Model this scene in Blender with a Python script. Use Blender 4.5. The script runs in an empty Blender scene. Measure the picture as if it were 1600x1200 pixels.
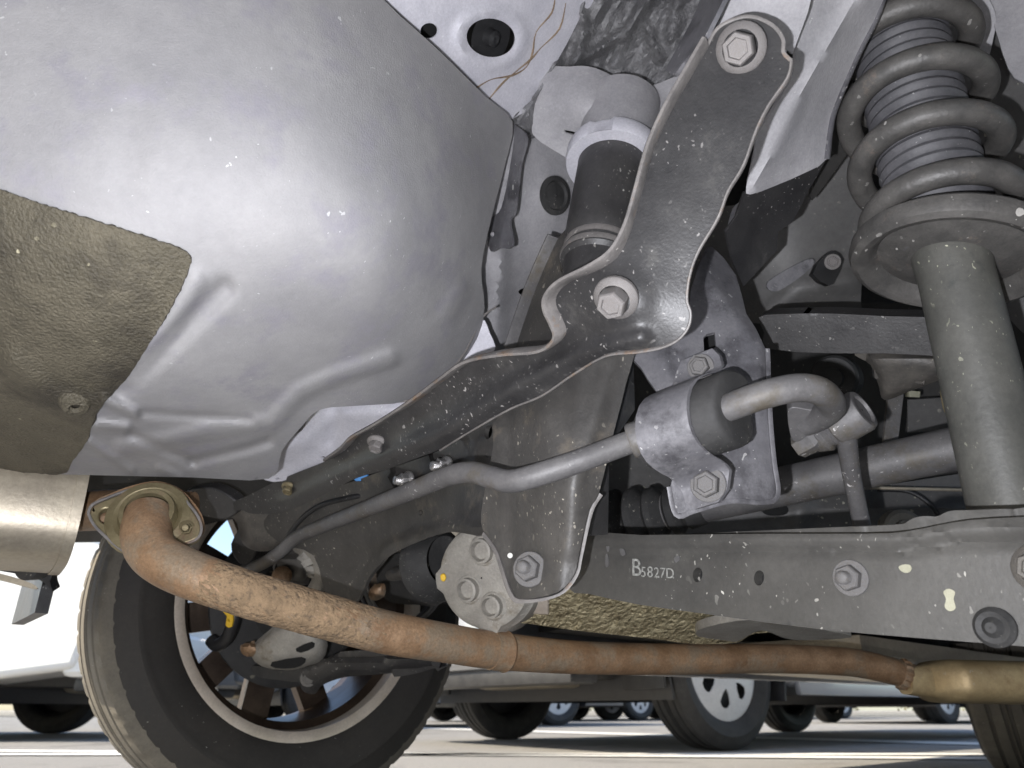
import bpy, bmesh, math, random
import numpy as np
from mathutils import Vector, Matrix
from mathutils.geometry import delaunay_2d_cdt
R = math.radians
rnd = random.Random(7)
S = bpy.context.scene
COL = S.collection

# ------------------------------------------------------------------ camera, sky, sun, exposure
CAM = Vector((0, 0, .147)); PITCH = R(24.05); FPX = 1142.0
cd = bpy.data.cameras.new('camera'); cam = bpy.data.objects.new('camera', cd); COL.objects.link(cam)
cam.location = CAM; cam.rotation_euler = (R(90) + PITCH, 0, 0)
cd.sensor_width = 36; cd.lens = 36 * FPX / 1600; cd.clip_start = .01; cd.clip_end = 2000
cd.dof.use_dof = True; cd.dof.focus_distance = .62; cd.dof.aperture_fstop = 11
S.camera = cam
SUN_EL, SUN_AZ = 37, -105          # azimuth measured from +Y towards +X
sdir = Vector((math.sin(R(SUN_AZ)) * math.cos(R(SUN_EL)), math.cos(R(SUN_AZ)) * math.cos(R(SUN_EL)), math.sin(R(SUN_EL))))
w = bpy.data.worlds.new('World'); S.world = w; w.use_nodes = True
nt = w.node_tree; nt.nodes.clear()
sky = nt.nodes.new('ShaderNodeTexSky'); sky.sky_type = 'NISHITA'; sky.sun_disc = False
sky.sun_elevation = R(SUN_EL); sky.sun_rotation = R(SUN_AZ)
bg = nt.nodes.new('ShaderNodeBackground'); bg.inputs[1].default_value = .15
wo = nt.nodes.new('ShaderNodeOutputWorld')
nt.links.new(sky.outputs[0], bg.inputs[0]); nt.links.new(bg.outputs[0], wo.inputs[0])
sl = bpy.data.lights.new('sun', 'SUN'); sl.energy = 5.0; sl.angle = R(.5); sl.color = (1, .88, .70)
so = bpy.data.objects.new('sun', sl); COL.objects.link(so); so.rotation_euler = sdir.to_track_quat('Z', 'Y').to_euler()
# the lit phone torch whose hard shadows the photograph shows on everything under the car
tl = bpy.data.lights.new('torch', 'POINT'); tl.energy = 12.5; tl.shadow_soft_size = .004; tl.color = (.93, .94, 1)
to = bpy.data.objects.new('torch', tl); COL.objects.link(to); to.location = CAM + Vector((-.045, .0, -.03))
S.view_settings.view_transform = 'Standard'; S.view_settings.look = 'None'
S.view_settings.exposure = .98; S.view_settings.gamma = 1; S.view_settings.use_curve_mapping = False
S.render.engine = 'CYCLES'; S.cycles.max_bounces = 8; S.cycles.diffuse_bounces = 5
S.cycles.use_denoising = True

# ------------------------------------------------------------------ helpers
cP, sP = math.cos(PITCH), math.sin(PITCH)
def U(px, py):                       # direction with unit depth along the view axis
    x = (px - 800) / FPX; v = (600 - py) / FPX
    return Vector((x, cP - v * sP, sP + v * cP))
def W(px, py, d): return CAM + U(px, py) * d
class Field:                         # thin plate spline on 1/depth: three points make a true plane
    def __init__(s, pts):
        P = np.array([(p[0] / 1000, p[1] / 1000) for p in pts]); q = np.array([1 / p[2] for p in pts]); n = len(pts)
        s.P = P
        A = np.c_[np.ones(n), P]
        if n <= 3: s.w = np.zeros(n); s.a = np.linalg.lstsq(A, q, rcond=None)[0]; return
        K = s.phi(np.linalg.norm(P[:, None] - P[None], axis=2)) + np.eye(n) * 1e-5
        M = np.block([[K, A], [A.T, np.zeros((3, 3))]])
        r = np.linalg.lstsq(M, np.r_[q, 0, 0, 0], rcond=None)[0]; s.w, s.a = r[:n], r[n:]
    @staticmethod
    def phi(r): return np.where(r > 1e-9, r * r * np.log(np.maximum(r, 1e-9)), 0)
    def __call__(s, px, py):
        p = np.array((px / 1000, py / 1000)); r = np.linalg.norm(s.P - p, axis=1)
        return 1 / float(s.a @ np.r_[1, p] + s.w @ s.phi(r))
def crom(pts, k=6, closed=False):
    pts = [np.array(p, float) for p in pts]; n = len(pts); out = []
    for i in range(n if closed else n - 1):
        p = [pts[(i + j) % n] if closed else pts[min(max(i + j, 0), n - 1)] for j in (-1, 0, 1, 2)]
        for q in range(k):
            t = q / k
            out.append(.5 * (2 * p[1] + (p[2] - p[0]) * t + (2 * p[0] - 5 * p[1] + 4 * p[2] - p[3]) * t * t + (3 * p[1] - p[0] - 3 * p[2] + p[3]) * t ** 3))
    if not closed: out.append(pts[-1])
    return out
def resample(poly, step):
    out = []; n = len(poly)
    for i in range(n):
        a, b = np.array(poly[i], float), np.array(poly[(i + 1) % n], float)
        m = max(1, int(round(np.linalg.norm(b - a) / step)))
        for q in range(m): out.append(a + (b - a) * q / m)
    return out
def inside(p, poly):
    x, y = p; c = False; j = len(poly) - 1
    for i in range(len(poly)):
        xi, yi = poly[i][0], poly[i][1]; xj, yj = poly[j][0], poly[j][1]
        if (yi > y) != (yj > y) and x < (xj - xi) * (y - yi) / (yj - yi) + xi: c = not c
        j = i
    return c
def inside_many(Q, poly):
    Q = np.asarray(Q, float); c = np.zeros(len(Q), bool); x, y = Q[:, 0], Q[:, 1]; j = len(poly) - 1
    for i in range(len(poly)):
        xi, yi = poly[i][0], poly[i][1]; xj, yj = poly[j][0], poly[j][1]
        if yi != yj: c ^= ((yi > y) != (yj > y)) & (x < (xj - xi) * (y - yi) / (yj - yi) + xi)
        j = i
    return c
def pdist(px, py, line):
    best = 1e9
    for a, b in zip(line[:-1], line[1:]):
        dx, dy = b[0] - a[0], b[1] - a[1]
        t = max(0, min(1, ((px - a[0]) * dx + (py - a[1]) * dy) / (dx * dx + dy * dy + 1e-9)))
        best = min(best, math.hypot(px - a[0] - dx * t, py - a[1] - dy * t))
    return best
WM = {}
def par(o, parent, m=None):
    m = m or Matrix(); o.matrix_world = m; WM[o.name] = m
    if parent:
        o.parent = parent; o.matrix_parent_inverse = WM[parent.name].inverted(); o.matrix_basis = m
    return o
def link(name, me, mat, parent=None, m=None, sharp=40):
    if mat and not me.materials: me.materials.append(mat)
    o = bpy.data.objects.new(name, me); COL.objects.link(o)
    return par(o, parent, m)
def mesh(name, v, f, sharp=40, smooth=True):
    me = bpy.data.meshes.new(name); me.from_pydata([tuple(p) for p in v], [], f); me.update()
    if smooth:
        me.polygons.foreach_set('use_smooth', [True] * len(me.polygons)); me.set_sharp_from_angle(angle=R(sharp))
    return me
def fixn(me):
    b = bmesh.new(); b.from_mesh(me); bmesh.ops.recalc_face_normals(b, faces=b.faces); b.to_mesh(me); b.free()
def tag(o, label=None, cat=None, group=None, kind=None):
    if label: o['label'] = label
    if cat: o['category'] = cat
    if group: o['group'] = group
    if kind: o['kind'] = kind
    return o
def empty(name, loc, rz=0):
    o = bpy.data.objects.new(name, None); COL.objects.link(o); o.empty_display_size = .1
    m = Matrix.Translation(loc) @ Matrix.Rotation(rz, 4, 'Z'); return par(o, None, m)
def ell(cx, cy, rx, ry, n=22, rot=0):
    c, s = math.cos(R(rot)), math.sin(R(rot))
    return [(cx + rx * math.cos(t) * c - ry * math.sin(t) * s, cy + rx * math.cos(t) * s + ry * math.sin(t) * c) for t in (2 * math.pi * i / n for i in range(n))]

def sheet(name, outline, ctrl, mat, parent, th=.003, step=14, holes=(), disp=None, rounded=True, bevel=0, k=4, dome=0, dw=16, rag=0):
    F = ctrl if callable(ctrl) else Field(ctrl)
    ol = crom(outline, k, True) if rounded else outline
    ol = resample(ol, step)
    if rag: ol = [(p[0] + rnd.uniform(-rag, rag), p[1] + rnd.uniform(-rag, rag)) for p in ol]
    hl = [list(h) for h in holes]
    if dome:
        cl_ = [tuple(p) for p in ol] + [tuple(ol[0])]; d0_ = disp or (lambda x, y: 0)
        disp = lambda x, y: d0_(x, y) + dome * math.sqrt(max(0, 1 - (1 - min(pdist(x, y, cl_) / dw, 1)) ** 2))
    xs = [p[0] for p in ol]; ys = [p[1] for p in ol]
    pts = [Vector(p) for p in ol]; edges = [(i, (i + 1) % len(ol)) for i in range(len(ol))]
    for h in hl:
        b = len(pts); pts += [Vector(p[:2]) for p in h]; edges += [(b + i, b + (i + 1) % len(h)) for i in range(len(h))]
    P0 = np.array([p[:2] for p in pts]); G = []
    y = min(ys) + step / 2; row = 0
    while y < max(ys):
        x = min(xs) + (step / 2 if row % 2 else 0)
        while x < max(xs): G.append((x, y)); x += step
        y += step * .87; row += 1
    if G:
        G = np.array(G); ok = inside_many(G, ol)
        for h in hl: ok &= ~inside_many(G, h)
        G = G[ok]
        for q in G:
            if np.min(np.hypot(P0[:, 0] - q[0], P0[:, 1] - q[1])) > step * .55: pts.append(Vector(q))
    co, ed, fa, _, _, _ = delaunay_2d_cdt([Vector((p[0], p[1])) for p in pts], edges, [], 0, .05)
    cen = np.array([[sum(co[i].x for i in f) / len(f), sum(co[i].y for i in f) / len(f)] for f in fa])
    ok = inside_many(cen, ol)
    for h in hl: ok &= ~inside_many(cen, h)
    tri = [list(f) for f, k_ in zip(fa, ok) if k_]
    V = []
    for c in co:
        d = F(c.x, c.y)
        if disp: d -= disp(c.x, c.y)
        V.append(W(c.x, c.y, d))
    ff = []
    for f in tri:                      # face the camera
        a, b, c = V[f[0]], V[f[1]], V[f[2]]
        n = (b - a).cross(c - a)
        ff.append(f if n.dot(CAM - a) > 0 else f[::-1])
    nor = [Vector() for _ in V]
    for f in ff:
        n = (V[f[1]] - V[f[0]]).cross(V[f[2]] - V[f[0]])
        for i in f: nor[i] += n
    used = sorted({i for f in ff for i in f}); mp = {i: j for j, i in enumerate(used)}
    V2 = [V[i] for i in used]; N2 = [nor[i].normalized() if nor[i].length > 0 else Vector((0, -1, 0)) for i in used]
    n = len(V2)
    f1 = [[mp[i] for i in f] for f in ff]
    cnt = {}
    for f in f1:
        for a, b in zip(f, f[1:] + f[:1]): cnt[(a, b)] = 1
    bnd = [(a, b) for (a, b) in cnt if (b, a) not in cnt]
    allv = V2 + [p - q * th for p, q in zip(V2, N2)]
    allf = f1 + [[i + n for i in f[::-1]] for f in f1] + [[b, a, a + n, b + n] for a, b in bnd]
    me = mesh(name, allv, allf, 45)
    o = link(name, me, mat, parent)
    if bevel:
        m = o.modifiers.new('bevel', 'BEVEL'); m.width = bevel; m.segments = 2; m.limit_method = 'ANGLE'; m.angle_limit = R(55)
    o_field[o.name] = F
    return o
o_field = {}

def frames(P):
    P = [Vector(p) for p in P]; n = len(P)
    T = [(P[min(i + 1, n - 1)] - P[max(i - 1, 0)]).normalized() for i in range(n)]
    a = Vector((0, 0, 1)) if abs(T[0].z) < .9 else Vector((1, 0, 0))
    N = [(a - T[0] * a.dot(T[0])).normalized()]
    for i in range(1, n):
        v = N[-1] - T[i] * N[-1].dot(T[i]); N.append(v.normalized())
    return P, T, N
def tube_mesh(name, P, rad, n=16, caps=True, sq=None):
    P, T, N = frames(P); V = []; F = []
    for i, p in enumerate(P):
        r = rad[i] if hasattr(rad, '__len__') else rad
        B = T[i].cross(N[i])
        for k in range(n):
            t = 2 * math.pi * k / n
            V.append(p + (N[i] * math.cos(t) + B * math.sin(t)) * r)
    for i in range(len(P) - 1):
        for k in range(n):
            a, b = i * n + k, i * n + (k + 1) % n
            F.append([a, b, b + n, a + n])
    if caps: F += [list(range(n))[::-1], [len(V) - n + k for k in range(n)]]
    me = mesh(name, V, F, 50); fixn(me); return me
def tube(name, pts, rad, mat, parent, n=16, k=6, px=True, caps=True):
    P = [W(*p[:3]) if px else p for p in pts]
    if k > 1:
        if hasattr(rad, '__len__'):
            q = crom([tuple(p) + (r,) for p, r in zip(P, rad)], k); P = [Vector(v[:3]) for v in q]; rad = [v[3] for v in q]
        else: P = [Vector(v) for v in crom([tuple(p) for p in P], k)]
    return link(name, tube_mesh(name, P, rad, n, caps), mat, parent)
def lathe_mesh(name, prof, n=48, mod=None, close=False):
    V = []; F = []; m = len(prof)                 # profile of (height, radius) about local z
    for k in range(n):
        t = 2 * math.pi * k / n
        for i, (h, r) in enumerate(prof):
            rr = r + (mod(i, k) if mod else 0)
            V.append((rr * math.cos(t), rr * math.sin(t), h))
    for k in range(n):
        for i in range(m if close else m - 1):
            a, b = k * m + i, k * m + (i + 1) % m; c, d = ((k + 1) % n) * m + (i + 1) % m, ((k + 1) % n) * m + i
            F.append([a, b, c, d])
    b_ = bmesh.new()
    me = mesh(name, V, F, 35)
    b_.from_mesh(me); bmesh.ops.remove_doubles(b_, verts=b_.verts, dist=1e-6); bmesh.ops.recalc_face_normals(b_, faces=b_.faces); b_.to_mesh(me); b_.free()
    me.polygons.foreach_set('use_smooth', [True] * len(me.polygons)); me.set_sharp_from_angle(angle=R(35))
    return me
def aim(pos, zdir, spin=0, sc=1):
    q = Vector(zdir).to_track_quat('Z', 'Y').to_matrix().to_4x4()
    return Matrix.Translation(pos) @ q @ Matrix.Rotation(spin, 4, 'Z') @ Matrix.Scale(sc, 4)
def lathe(name, pos, zdir, prof, mat, parent, n=48, mod=None):
    return link(name, lathe_mesh(name, prof, n, mod), mat, parent, aim(pos, zdir))
def lip(name, path, F, h, t, mat, parent, k=5, out=1, back=.001):
    """rolled edge: a rectangular strip following an outline, standing h towards the viewer"""
    q = crom(path, k); P = [W(p[0], p[1], F(p[0], p[1])) for p in q]; V = []; Fc = []
    for i, p in enumerate(P):
        T = (P[min(i + 1, len(P) - 1)] - P[max(i - 1, 0)]).normalized()
        x, y = q[i][0], q[i][1]
        e1 = W(x + 4, y, F(x + 4, y)) - p; e2 = W(x, y + 4, F(x, y + 4)) - p
        N = e1.cross(e2).normalized()
        if N.dot(CAM - p) < 0: N = -N
        B = T.cross(N).normalized() * out
        for b_, n_ in ((0, -back), (t, -back), (t * 1.15, h * .8), (t * .8, h), (t * .2, h), (-t * .1, h * .8)): V.append(p + B * b_ + N * n_)
    m = 6
    for i in range(len(P) - 1):
        for j in range(m):
            a, b = i * m + j, i * m + (j + 1) % m; Fc.append([a, b, b + m, a + m])
    Fc += [list(range(m)), [len(V) - 1 - j for j in range(m)]]
    me = mesh(name, V, Fc, 50); fixn(me); return link(name, me, mat, parent)
def box_mesh(name, lo, hi, bev=0, seg=2):
    b = bmesh.new(); bmesh.ops.create_cube(b, size=1)
    for v in b.verts: v.co = Vector([(lo[i] + hi[i]) / 2 + v.co[i] * (hi[i] - lo[i]) for i in range(3)])
    if bev: bmesh.ops.bevel(b, geom=b.edges[:] , offset=bev, segments=seg, affect='EDGES', profile=.6)
    me = bpy.data.meshes.new(name); b.to_mesh(me); b.free()
    me.polygons.foreach_set('use_smooth', [True] * len(me.polygons)); me.set_sharp_from_angle(angle=R(30)); return me

# ------------------------------------------------------------------ materials
def mat(name, a, b, rough=.55, metal=0, ns=14, bump=.0, bs=250, speck=0, sc=(.5, .48, .44), ss=150, spec=.5, det=6, c3=None, c3s=5, c3t=.6, coat=0, bdist=.002, rvar=.12, grain=.16):
    m = bpy.data.materials.new(name); m.use_nodes = True; t = m.node_tree; t.nodes.clear(); L = t.links.new
    N = lambda k: t.nodes.new(k)
    out = N('ShaderNodeOutputMaterial'); p = N('ShaderNodeBsdfPrincipled'); L(p.outputs[0], out.inputs[0])
    tc = N('ShaderNodeTexCoord'); src = tc.outputs['Object']
    n1 = N('ShaderNodeTexNoise'); n1.inputs['Scale'].default_value = ns; n1.inputs['Detail'].default_value = det; n1.inputs['Roughness'].default_value = .65; L(src, n1.inputs[0])
    r1 = N('ShaderNodeValToRGB'); r1.color_ramp.elements[0].position = .35; r1.color_ramp.elements[1].position = .68
    r1.color_ramp.elements[0].color = (*a, 1); r1.color_ramp.elements[1].color = (*b, 1); L(n1.outputs[0], r1.inputs[0]); col = r1.outputs[0]
    if c3:
        n3 = N('ShaderNodeTexNoise'); n3.inputs['Scale'].default_value = c3s; n3.inputs['Detail'].default_value = 8; n3.inputs['Roughness'].default_value = .7; L(src, n3.inputs[0])
        r3 = N('ShaderNodeValToRGB'); r3.color_ramp.elements[0].position = c3t - .06; r3.color_ramp.elements[1].position = c3t + .06; L(n3.outputs[0], r3.inputs[0])
        mx = N('ShaderNodeMix'); mx.data_type = 'RGBA'; L(r3.outputs[0], mx.inputs[0]); L(col, mx.inputs[6]); mx.inputs[7].default_value = (*c3, 1); col = mx.outputs[2]
    if speck:
        mp = N('ShaderNodeMapping'); mp.inputs['Scale'].default_value = (1, 1.3, .8); L(src, mp.inputs[0])
        nw = N('ShaderNodeTexNoise'); nw.inputs['Scale'].default_value = ss * .8; L(mp.outputs[0], nw.inputs[0])
        ad = N('ShaderNodeMix'); ad.data_type = 'VECTOR'; ad.inputs[0].default_value = .012; L(mp.outputs[0], ad.inputs[4]); L(nw.outputs[1], ad.inputs[5])
        nc = N('ShaderNodeTexNoise'); nc.inputs['Scale'].default_value = 16; nc.inputs['Detail'].default_value = 3; L(src, nc.inputs[0])
        rc_ = N('ShaderNodeMapRange'); rc_.inputs[1].default_value = .42; rc_.inputs[2].default_value = .66; L(nc.outputs[0], rc_.inputs[0])
        for sca, amt in ((ss * 1.25, speck * 1.6), (ss * 2.4, speck * 3)):
            vo = N('ShaderNodeTexVoronoi'); vo.inputs['Scale'].default_value = sca; L(ad.outputs[1], vo.inputs[0])
            sp = N('ShaderNodeSeparateColor'); L(vo.outputs['Color'], sp.inputs[0])
            pw = N('ShaderNodeMath'); pw.operation = 'POWER'; pw.inputs[1].default_value = 3; L(sp.outputs[1], pw.inputs[0])
            ml = N('ShaderNodeMath'); ml.operation = 'MULTIPLY_ADD'; ml.inputs[1].default_value = .26; ml.inputs[2].default_value = .05; L(pw.outputs[0], ml.inputs[0])
            lt = N('ShaderNodeMath'); lt.operation = 'LESS_THAN'; L(vo.outputs['Distance'], lt.inputs[0]); L(ml.outputs[0], lt.inputs[1])
            gt = N('ShaderNodeMath'); gt.operation = 'GREATER_THAN'; gt.inputs[1].default_value = 1 - amt; L(sp.outputs[0], gt.inputs[0])
            mm = N('ShaderNodeMath'); mm.operation = 'MULTIPLY'; L(lt.outputs[0], mm.inputs[0]); L(gt.outputs[0], mm.inputs[1])
            m3 = N('ShaderNodeMath'); m3.operation = 'MULTIPLY'; L(sp.outputs[2], m3.inputs[0]); L(rc_.outputs[0], m3.inputs[1])
            m2 = N('ShaderNodeMath'); m2.operation = 'MULTIPLY'; L(mm.outputs[0], m2.inputs[0]); L(m3.outputs[0], m2.inputs[1])
            mx = N('ShaderNodeMix'); mx.data_type = 'RGBA'; L(m2.outputs[0], mx.inputs[0]); L(col, mx.inputs[6]); mx.inputs[7].default_value = (*sc, 1); col = mx.outputs[2]
    ng = N('ShaderNodeTexNoise'); ng.inputs['Scale'].default_value = ns * 14; ng.inputs['Detail'].default_value = 4; ng.inputs['Roughness'].default_value = .8; L(src, ng.inputs[0])
    gm = N('ShaderNodeMapRange'); gm.inputs[1].default_value = .25; gm.inputs[2].default_value = .75; gm.inputs[3].default_value = 1 - grain; gm.inputs[4].default_value = 1 + grain; L(ng.outputs[0], gm.inputs[0])
    hv = N('ShaderNodeVectorMath'); hv.operation = 'SCALE'; L(col, hv.inputs[0]); L(gm.outputs[0], hv.inputs['Scale']); col = hv.outputs[0]
    L(col, p.inputs['Base Color'])
    mr = N('ShaderNodeMapRange'); mr.inputs[3].default_value = max(.05, rough - rvar); mr.inputs[4].default_value = min(1, rough + rvar); L(n1.outputs[0], mr.inputs[0]); L(mr.outputs[0], p.inputs['Roughness'])
    p.inputs['Metallic'].default_value = metal; p.inputs['Specular IOR Level'].default_value = spec
    if coat: p.inputs['Coat Weight'].default_value = coat; p.inputs['Coat Roughness'].default_value = .08
    if bump:
        nb = N('ShaderNodeTexNoise'); nb.inputs['Scale'].default_value = bs; nb.inputs['Detail'].default_value = 5; L(src, nb.inputs[0])
        bp = N('ShaderNodeBump'); bp.inputs['Strength'].default_value = bump; bp.inputs['Distance'].default_value = bdist; L(nb.outputs[0], bp.inputs['Height']); L(bp.outputs[0], p.inputs['Normal'])
        nw2 = N('ShaderNodeTexNoise'); nw2.inputs['Scale'].default_value = ns * 1.7; nw2.inputs['Detail'].default_value = 3; L(src, nw2.inputs[0])
        b2 = N('ShaderNodeBump'); b2.inputs['Strength'].default_value = .22; b2.inputs['Distance'].default_value = .004; L(nw2.outputs[0], b2.inputs['Height']); L(b2.outputs[0], bp.inputs['Normal'])
    return m
M = {}
M['tub'] = mat('silver_floor_paint', (0.248, 0.244, 0.248), (0.312, 0.3056, 0.3056), 0.68, .05, 11, .2, 700, .05, (.6, .6, .6), 150, c3=(0.256, 0.248, 0.268), c3s=17, c3t=.58, spec=.16, grain=.06)
M['pan'] = mat('lavender_floor_paint', (.50, .495, .54), (.60, .59, .63), .5, .1, 30, .08, 300, .06, (.8, .8, .8), 120)
M['primer'] = mat('grey_primer', (.27, .265, .275), (.36, .35, .36), .6, 0, 25, .1, 400, .08, (.6, .6, .58), 160)
M['lav'] = mat('dusty_lavender_metal', (0.1011, 0.09903, 0.1084), (0.1697, 0.1662, 0.1748), .5, .2, 20, .15, 300, .2, (.65, .64, .62), 130, c3=(0.06864, 0.06647, 0.07225), c3s=24, c3t=.58)
M['coat'] = mat('olive_underseal', (0.07225, 0.0629, 0.0425), (0.119, 0.1037, 0.07225), .65, 0, 18, .6, 420, .05, (.35, .32, .22), 60, bdist=.006, c3=(.04, .034, .024), c3s=7, c3t=.52)
M['wax'] = mat('black_cavity_wax', (.12, .118, .122), (.20, .198, .20), .4, 0, 14, .5, 260, 0, bdist=.006, c3=(.26, .26, .27), c3s=12, c3t=.62)
M['black'] = mat('dusty_black_paint', (0.0198, 0.0192, 0.0200), (0.0409, 0.0397, 0.0392), .45, 0, 13, .12, 500, .42, (.42, .40, .38), 130, c3=(0.062, 0.05952, 0.0558), c3s=26, c3t=.64)
M['black2'] = mat('worn_black_paint', (0.02925, 0.02795, 0.0286), (0.05525, 0.0533, 0.052), .48, 0, 18, .12, 400, .25, (.5, .48, .44), 110, c3=(0.078, 0.0715, 0.065), c3s=16, c3t=.66)
M['edge'] = mat('rubbed_edge_paint', (0.1088, 0.102, 0.0986), (0.1904, 0.1768, 0.1666), .5, 0, 40, .2, 300, .1, c3=(0.1768, 0.1088, 0.0612), c3s=22, c3t=.62)
M['bar'] = mat('dusty_grey_bar', (0.0936, 0.09048, 0.09176), (0.1498, 0.1448, 0.1422), .55, .15, 25, .12, 400, .2, (.6, .58, .56), 150, c3=(0.09984, 0.08736, 0.06864), c3s=14, c3t=.58)
M['barb'] = mat('dusty_brown_bar', (0.07225, 0.068, 0.0629), (0.1445, 0.1318, 0.1148), .5, .15, 30, .15, 400, .2, (.5, .46, .36), 200)
M['arm'] = mat('muddy_grey_arm', (0.05018, 0.04841, 0.04487), (0.0738, 0.07085, 0.06494), .55, 0, 14, .12, 350, .2, (.62, .6, .54), 105, c3=(0.08856, 0.08561, 0.07675), c3s=11, c3t=.66)
M['zinc'] = mat('dull_zinc', (.17, .165, .165), (.28, .27, .265), .55, .35, 60, .3, 300, .2, c3=(.14, .10, .07), c3s=90, c3t=.56)
M['zincb'] = mat('bright_zinc', (.55, .54, .53), (.68, .66, .65), .28, .8, 60, .1, 300)
M['rust'] = mat('rusty_exhaust', (.20, .118, .064), (.345, .222, .13), .5, .25, 26, .35, 300, .14, (.5, .36, .2), 260, c3=(.25, .19, .13), c3s=24, c3t=.54, grain=.3)
M['mud'] = mat('mud_crust', (.19, .13, .075), (.30, .205, .12), .9, 0, 60, .8, 260, .2, (.16, .11, .07), 150, bdist=.004, c3=(.12, .085, .055), c3s=140, c3t=.58)
M['rustpale'] = mat('pale_rusty_steel', (.34, .25, .13), (.5, .39, .22), .5, .4, 12, .15, 300, .06, c3=(.25, .16, .08), c3s=8, c3t=.62)
M['gold'] = mat('yellow_passivated_steel', (0.16, 0.132, 0.072), (0.272, 0.232, 0.136), .45, .5, 20, .15, 300, c3=(0.2, 0.136, 0.088), c3s=20, c3t=.6)
M['muff'] = mat('muffler_steel', (.33, .29, .23), (.45, .40, .31), .45, .55, 12, .08, 300, .05)
M['cast'] = mat('cast_aluminium', (.24, .225, .20), (.36, .34, .30), .65, .2, 24, .35, 350, .15, (.6, .58, .5), 130, c3=(.17, .14, .1), c3s=18, c3t=.62)
M['castb'] = mat('rough_oily_casting', (.20, .165, .095), (.46, .40, .25), .45, .3, 45, 1, 160, 0, bdist=.01)
M['rubber'] = mat('black_rubber', (.018, .018, .018), (.04, .039, .038), .7, 0, 20, .2, 300, .2, (.35, .33, .28), 200)
M['boot'] = mat('grey_rubber_bellows', (.055, .055, .06), (.10, .098, .105), .6, 0, 25, .1, 300, .05, (.4, .4, .4), 200)
M['spring'] = mat('worn_spring_paint', (0.05984, 0.05773, 0.05491), (0.1056, 0.09997, 0.09293), .5, .1, 40, .2, 300, .12, (.6, .58, .54), 80, c3=(0.1408, 0.1162, 0.09856), c3s=35, c3t=.65)
M['strut'] = mat('strut_paint', (0.0663, 0.0663, 0.05967), (0.1028, 0.1008, 0.08951), .55, .05, 16, .12, 300, .22, (.6, .6, .45), 130, c3=(0.04641, 0.04972, 0.04641), c3s=25, c3t=.66)
M['tyre'] = mat('tyre_rubber', (.022, .020, .018), (.036, .032, .028), .75, 0, 10, .1, 300, .03)
M['tyred'] = mat('pale_tread_rubber', (.10, .09, .075), (.15, .135, .11), .85, 0, 16, .15, 300, .05)  # tread rubber, paler than the sidewall
M['rimdark'] = mat('alloy_rim_inside', (.045, .032, .024), (.085, .06, .043), .35, .6, 20, .05, 300)
M['rim'] = mat('alloy_rim', (.55, .48, .40), (.66, .58, .50), .4, .4, 20, .05, 300)
M['rotor'] = mat('brake_disc_steel', (.3, .29, .28), (.42, .4, .38), .3, .9, 30)
M['plastic'] = mat('black_plastic', (.015, .015, .016), (.03, .03, .031), .45, 0, 20, .1, 300, .08, (.3, .3, .28), 150)
M['hole'] = mat('dark_void', (.004, .004, .004), (.008, .008, .008), .9)  # near-black colour stands in for the shade inside openings
M['dark'] = mat('dark_underbody', (.025, .024, .023), (.05, .048, .045), .7, 0, 8, .2, 200, .1, (.3, .28, .2), 60)
M['tank'] = mat('grey_tank_paint', (0.084, 0.0819, 0.0805), (0.119, 0.1155, 0.1106), .5, .1, 8, .08, 300, .22, (.6, .57, .45), 70)
M['blue'] = mat('blue_tape', (.05, .22, .55), (.07, .28, .62), .5)
M['yellow'] = mat('yellow_paint_mark', (.65, .40, .02), (.75, .48, .03), .5)
M['rustline'] = mat('rust_stain', (0.15, 0.105, 0.07), (0.27, 0.2, 0.13), .8, 0, 120)
M['mark'] = mat('white_paint_mark', (.42, .42, .38), (.62, .62, .58), .7, 0, 300)
M['cream'] = mat('cream_paint_blob', (0.27, 0.264, 0.192), (0.348, 0.336, 0.252), .7, 0, 90)
M['white'] = mat('white_car_paint', (.78, .77, .74), (.82, .81, .78), .3, 0, 2, coat=.6, grain=.01)
M['silver'] = mat('silver_car_paint', (.34, .35, .37), (.38, .39, .41), .32, .5, 2, coat=.5, grain=.01)
M['bluecar'] = mat('blue_car_paint', (.05, .12, .25), (.06, .14, .29), .3, .3, 2, coat=.5, grain=.01)
M['greycar'] = mat('grey_car_paint', (.12, .125, .13), (.14, .145, .15), .3, .4, 2, coat=.5, grain=.01)
M['redcar'] = mat('bronze_car_paint', (.22, .11, .05), (.26, .13, .06), .3, .4, 2, coat=.5, grain=.01)
M['sub'] = mat('dusty_subframe_paint', (0.0396, 0.03744, 0.03528), (0.072, 0.06768, 0.06192), .5, 0, 16, .15, 400, .25, (.5, .46, .38), 120, c3=(0.108, 0.0936, 0.0756), c3s=20, c3t=.63)
M['stamp'] = mat('worn_stamped_paint', (.13, .13, .12), (.40, .40, .37), .7, 0, 260)
M['cover'] = mat('wheel_cover_silver', (.55, .57, .6), (.62, .64, .66), .35, .2, 10)
M['glass'] = mat('dark_car_glass', (.02, .022, .025), (.025, .028, .03), .05, 0, 5, coat=1)
M['lamp'] = mat('red_tail_lamp', (.35, .01, .01), (.42, .02, .015), .15, 0, 5, coat=1)
M['line'] = mat('worn_white_road_paint', (.62, .62, .6), (.78, .78, .76), .7, 0, 30, .3, 120, c3=(.3, .3, .3), c3s=25, c3t=.7)
M['yline'] = mat('worn_yellow_road_paint', (.6, .42, .06), (.7, .5, .1), .7, 0, 30, .3, 120)
M['asphalt'] = mat('asphalt', (.20, .197, .19), (.28, .274, .262), .9, 0, 90, .8, 220, .4, (.34, .33, .31), 60, bdist=.006, c3=(.15, .145, .14), c3s=2.2, c3t=.6)
M['kerb'] = mat('concrete_kerb', (.38, .36, .32), (.48, .46, .42), .85, 0, 20, .3, 100)
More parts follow.
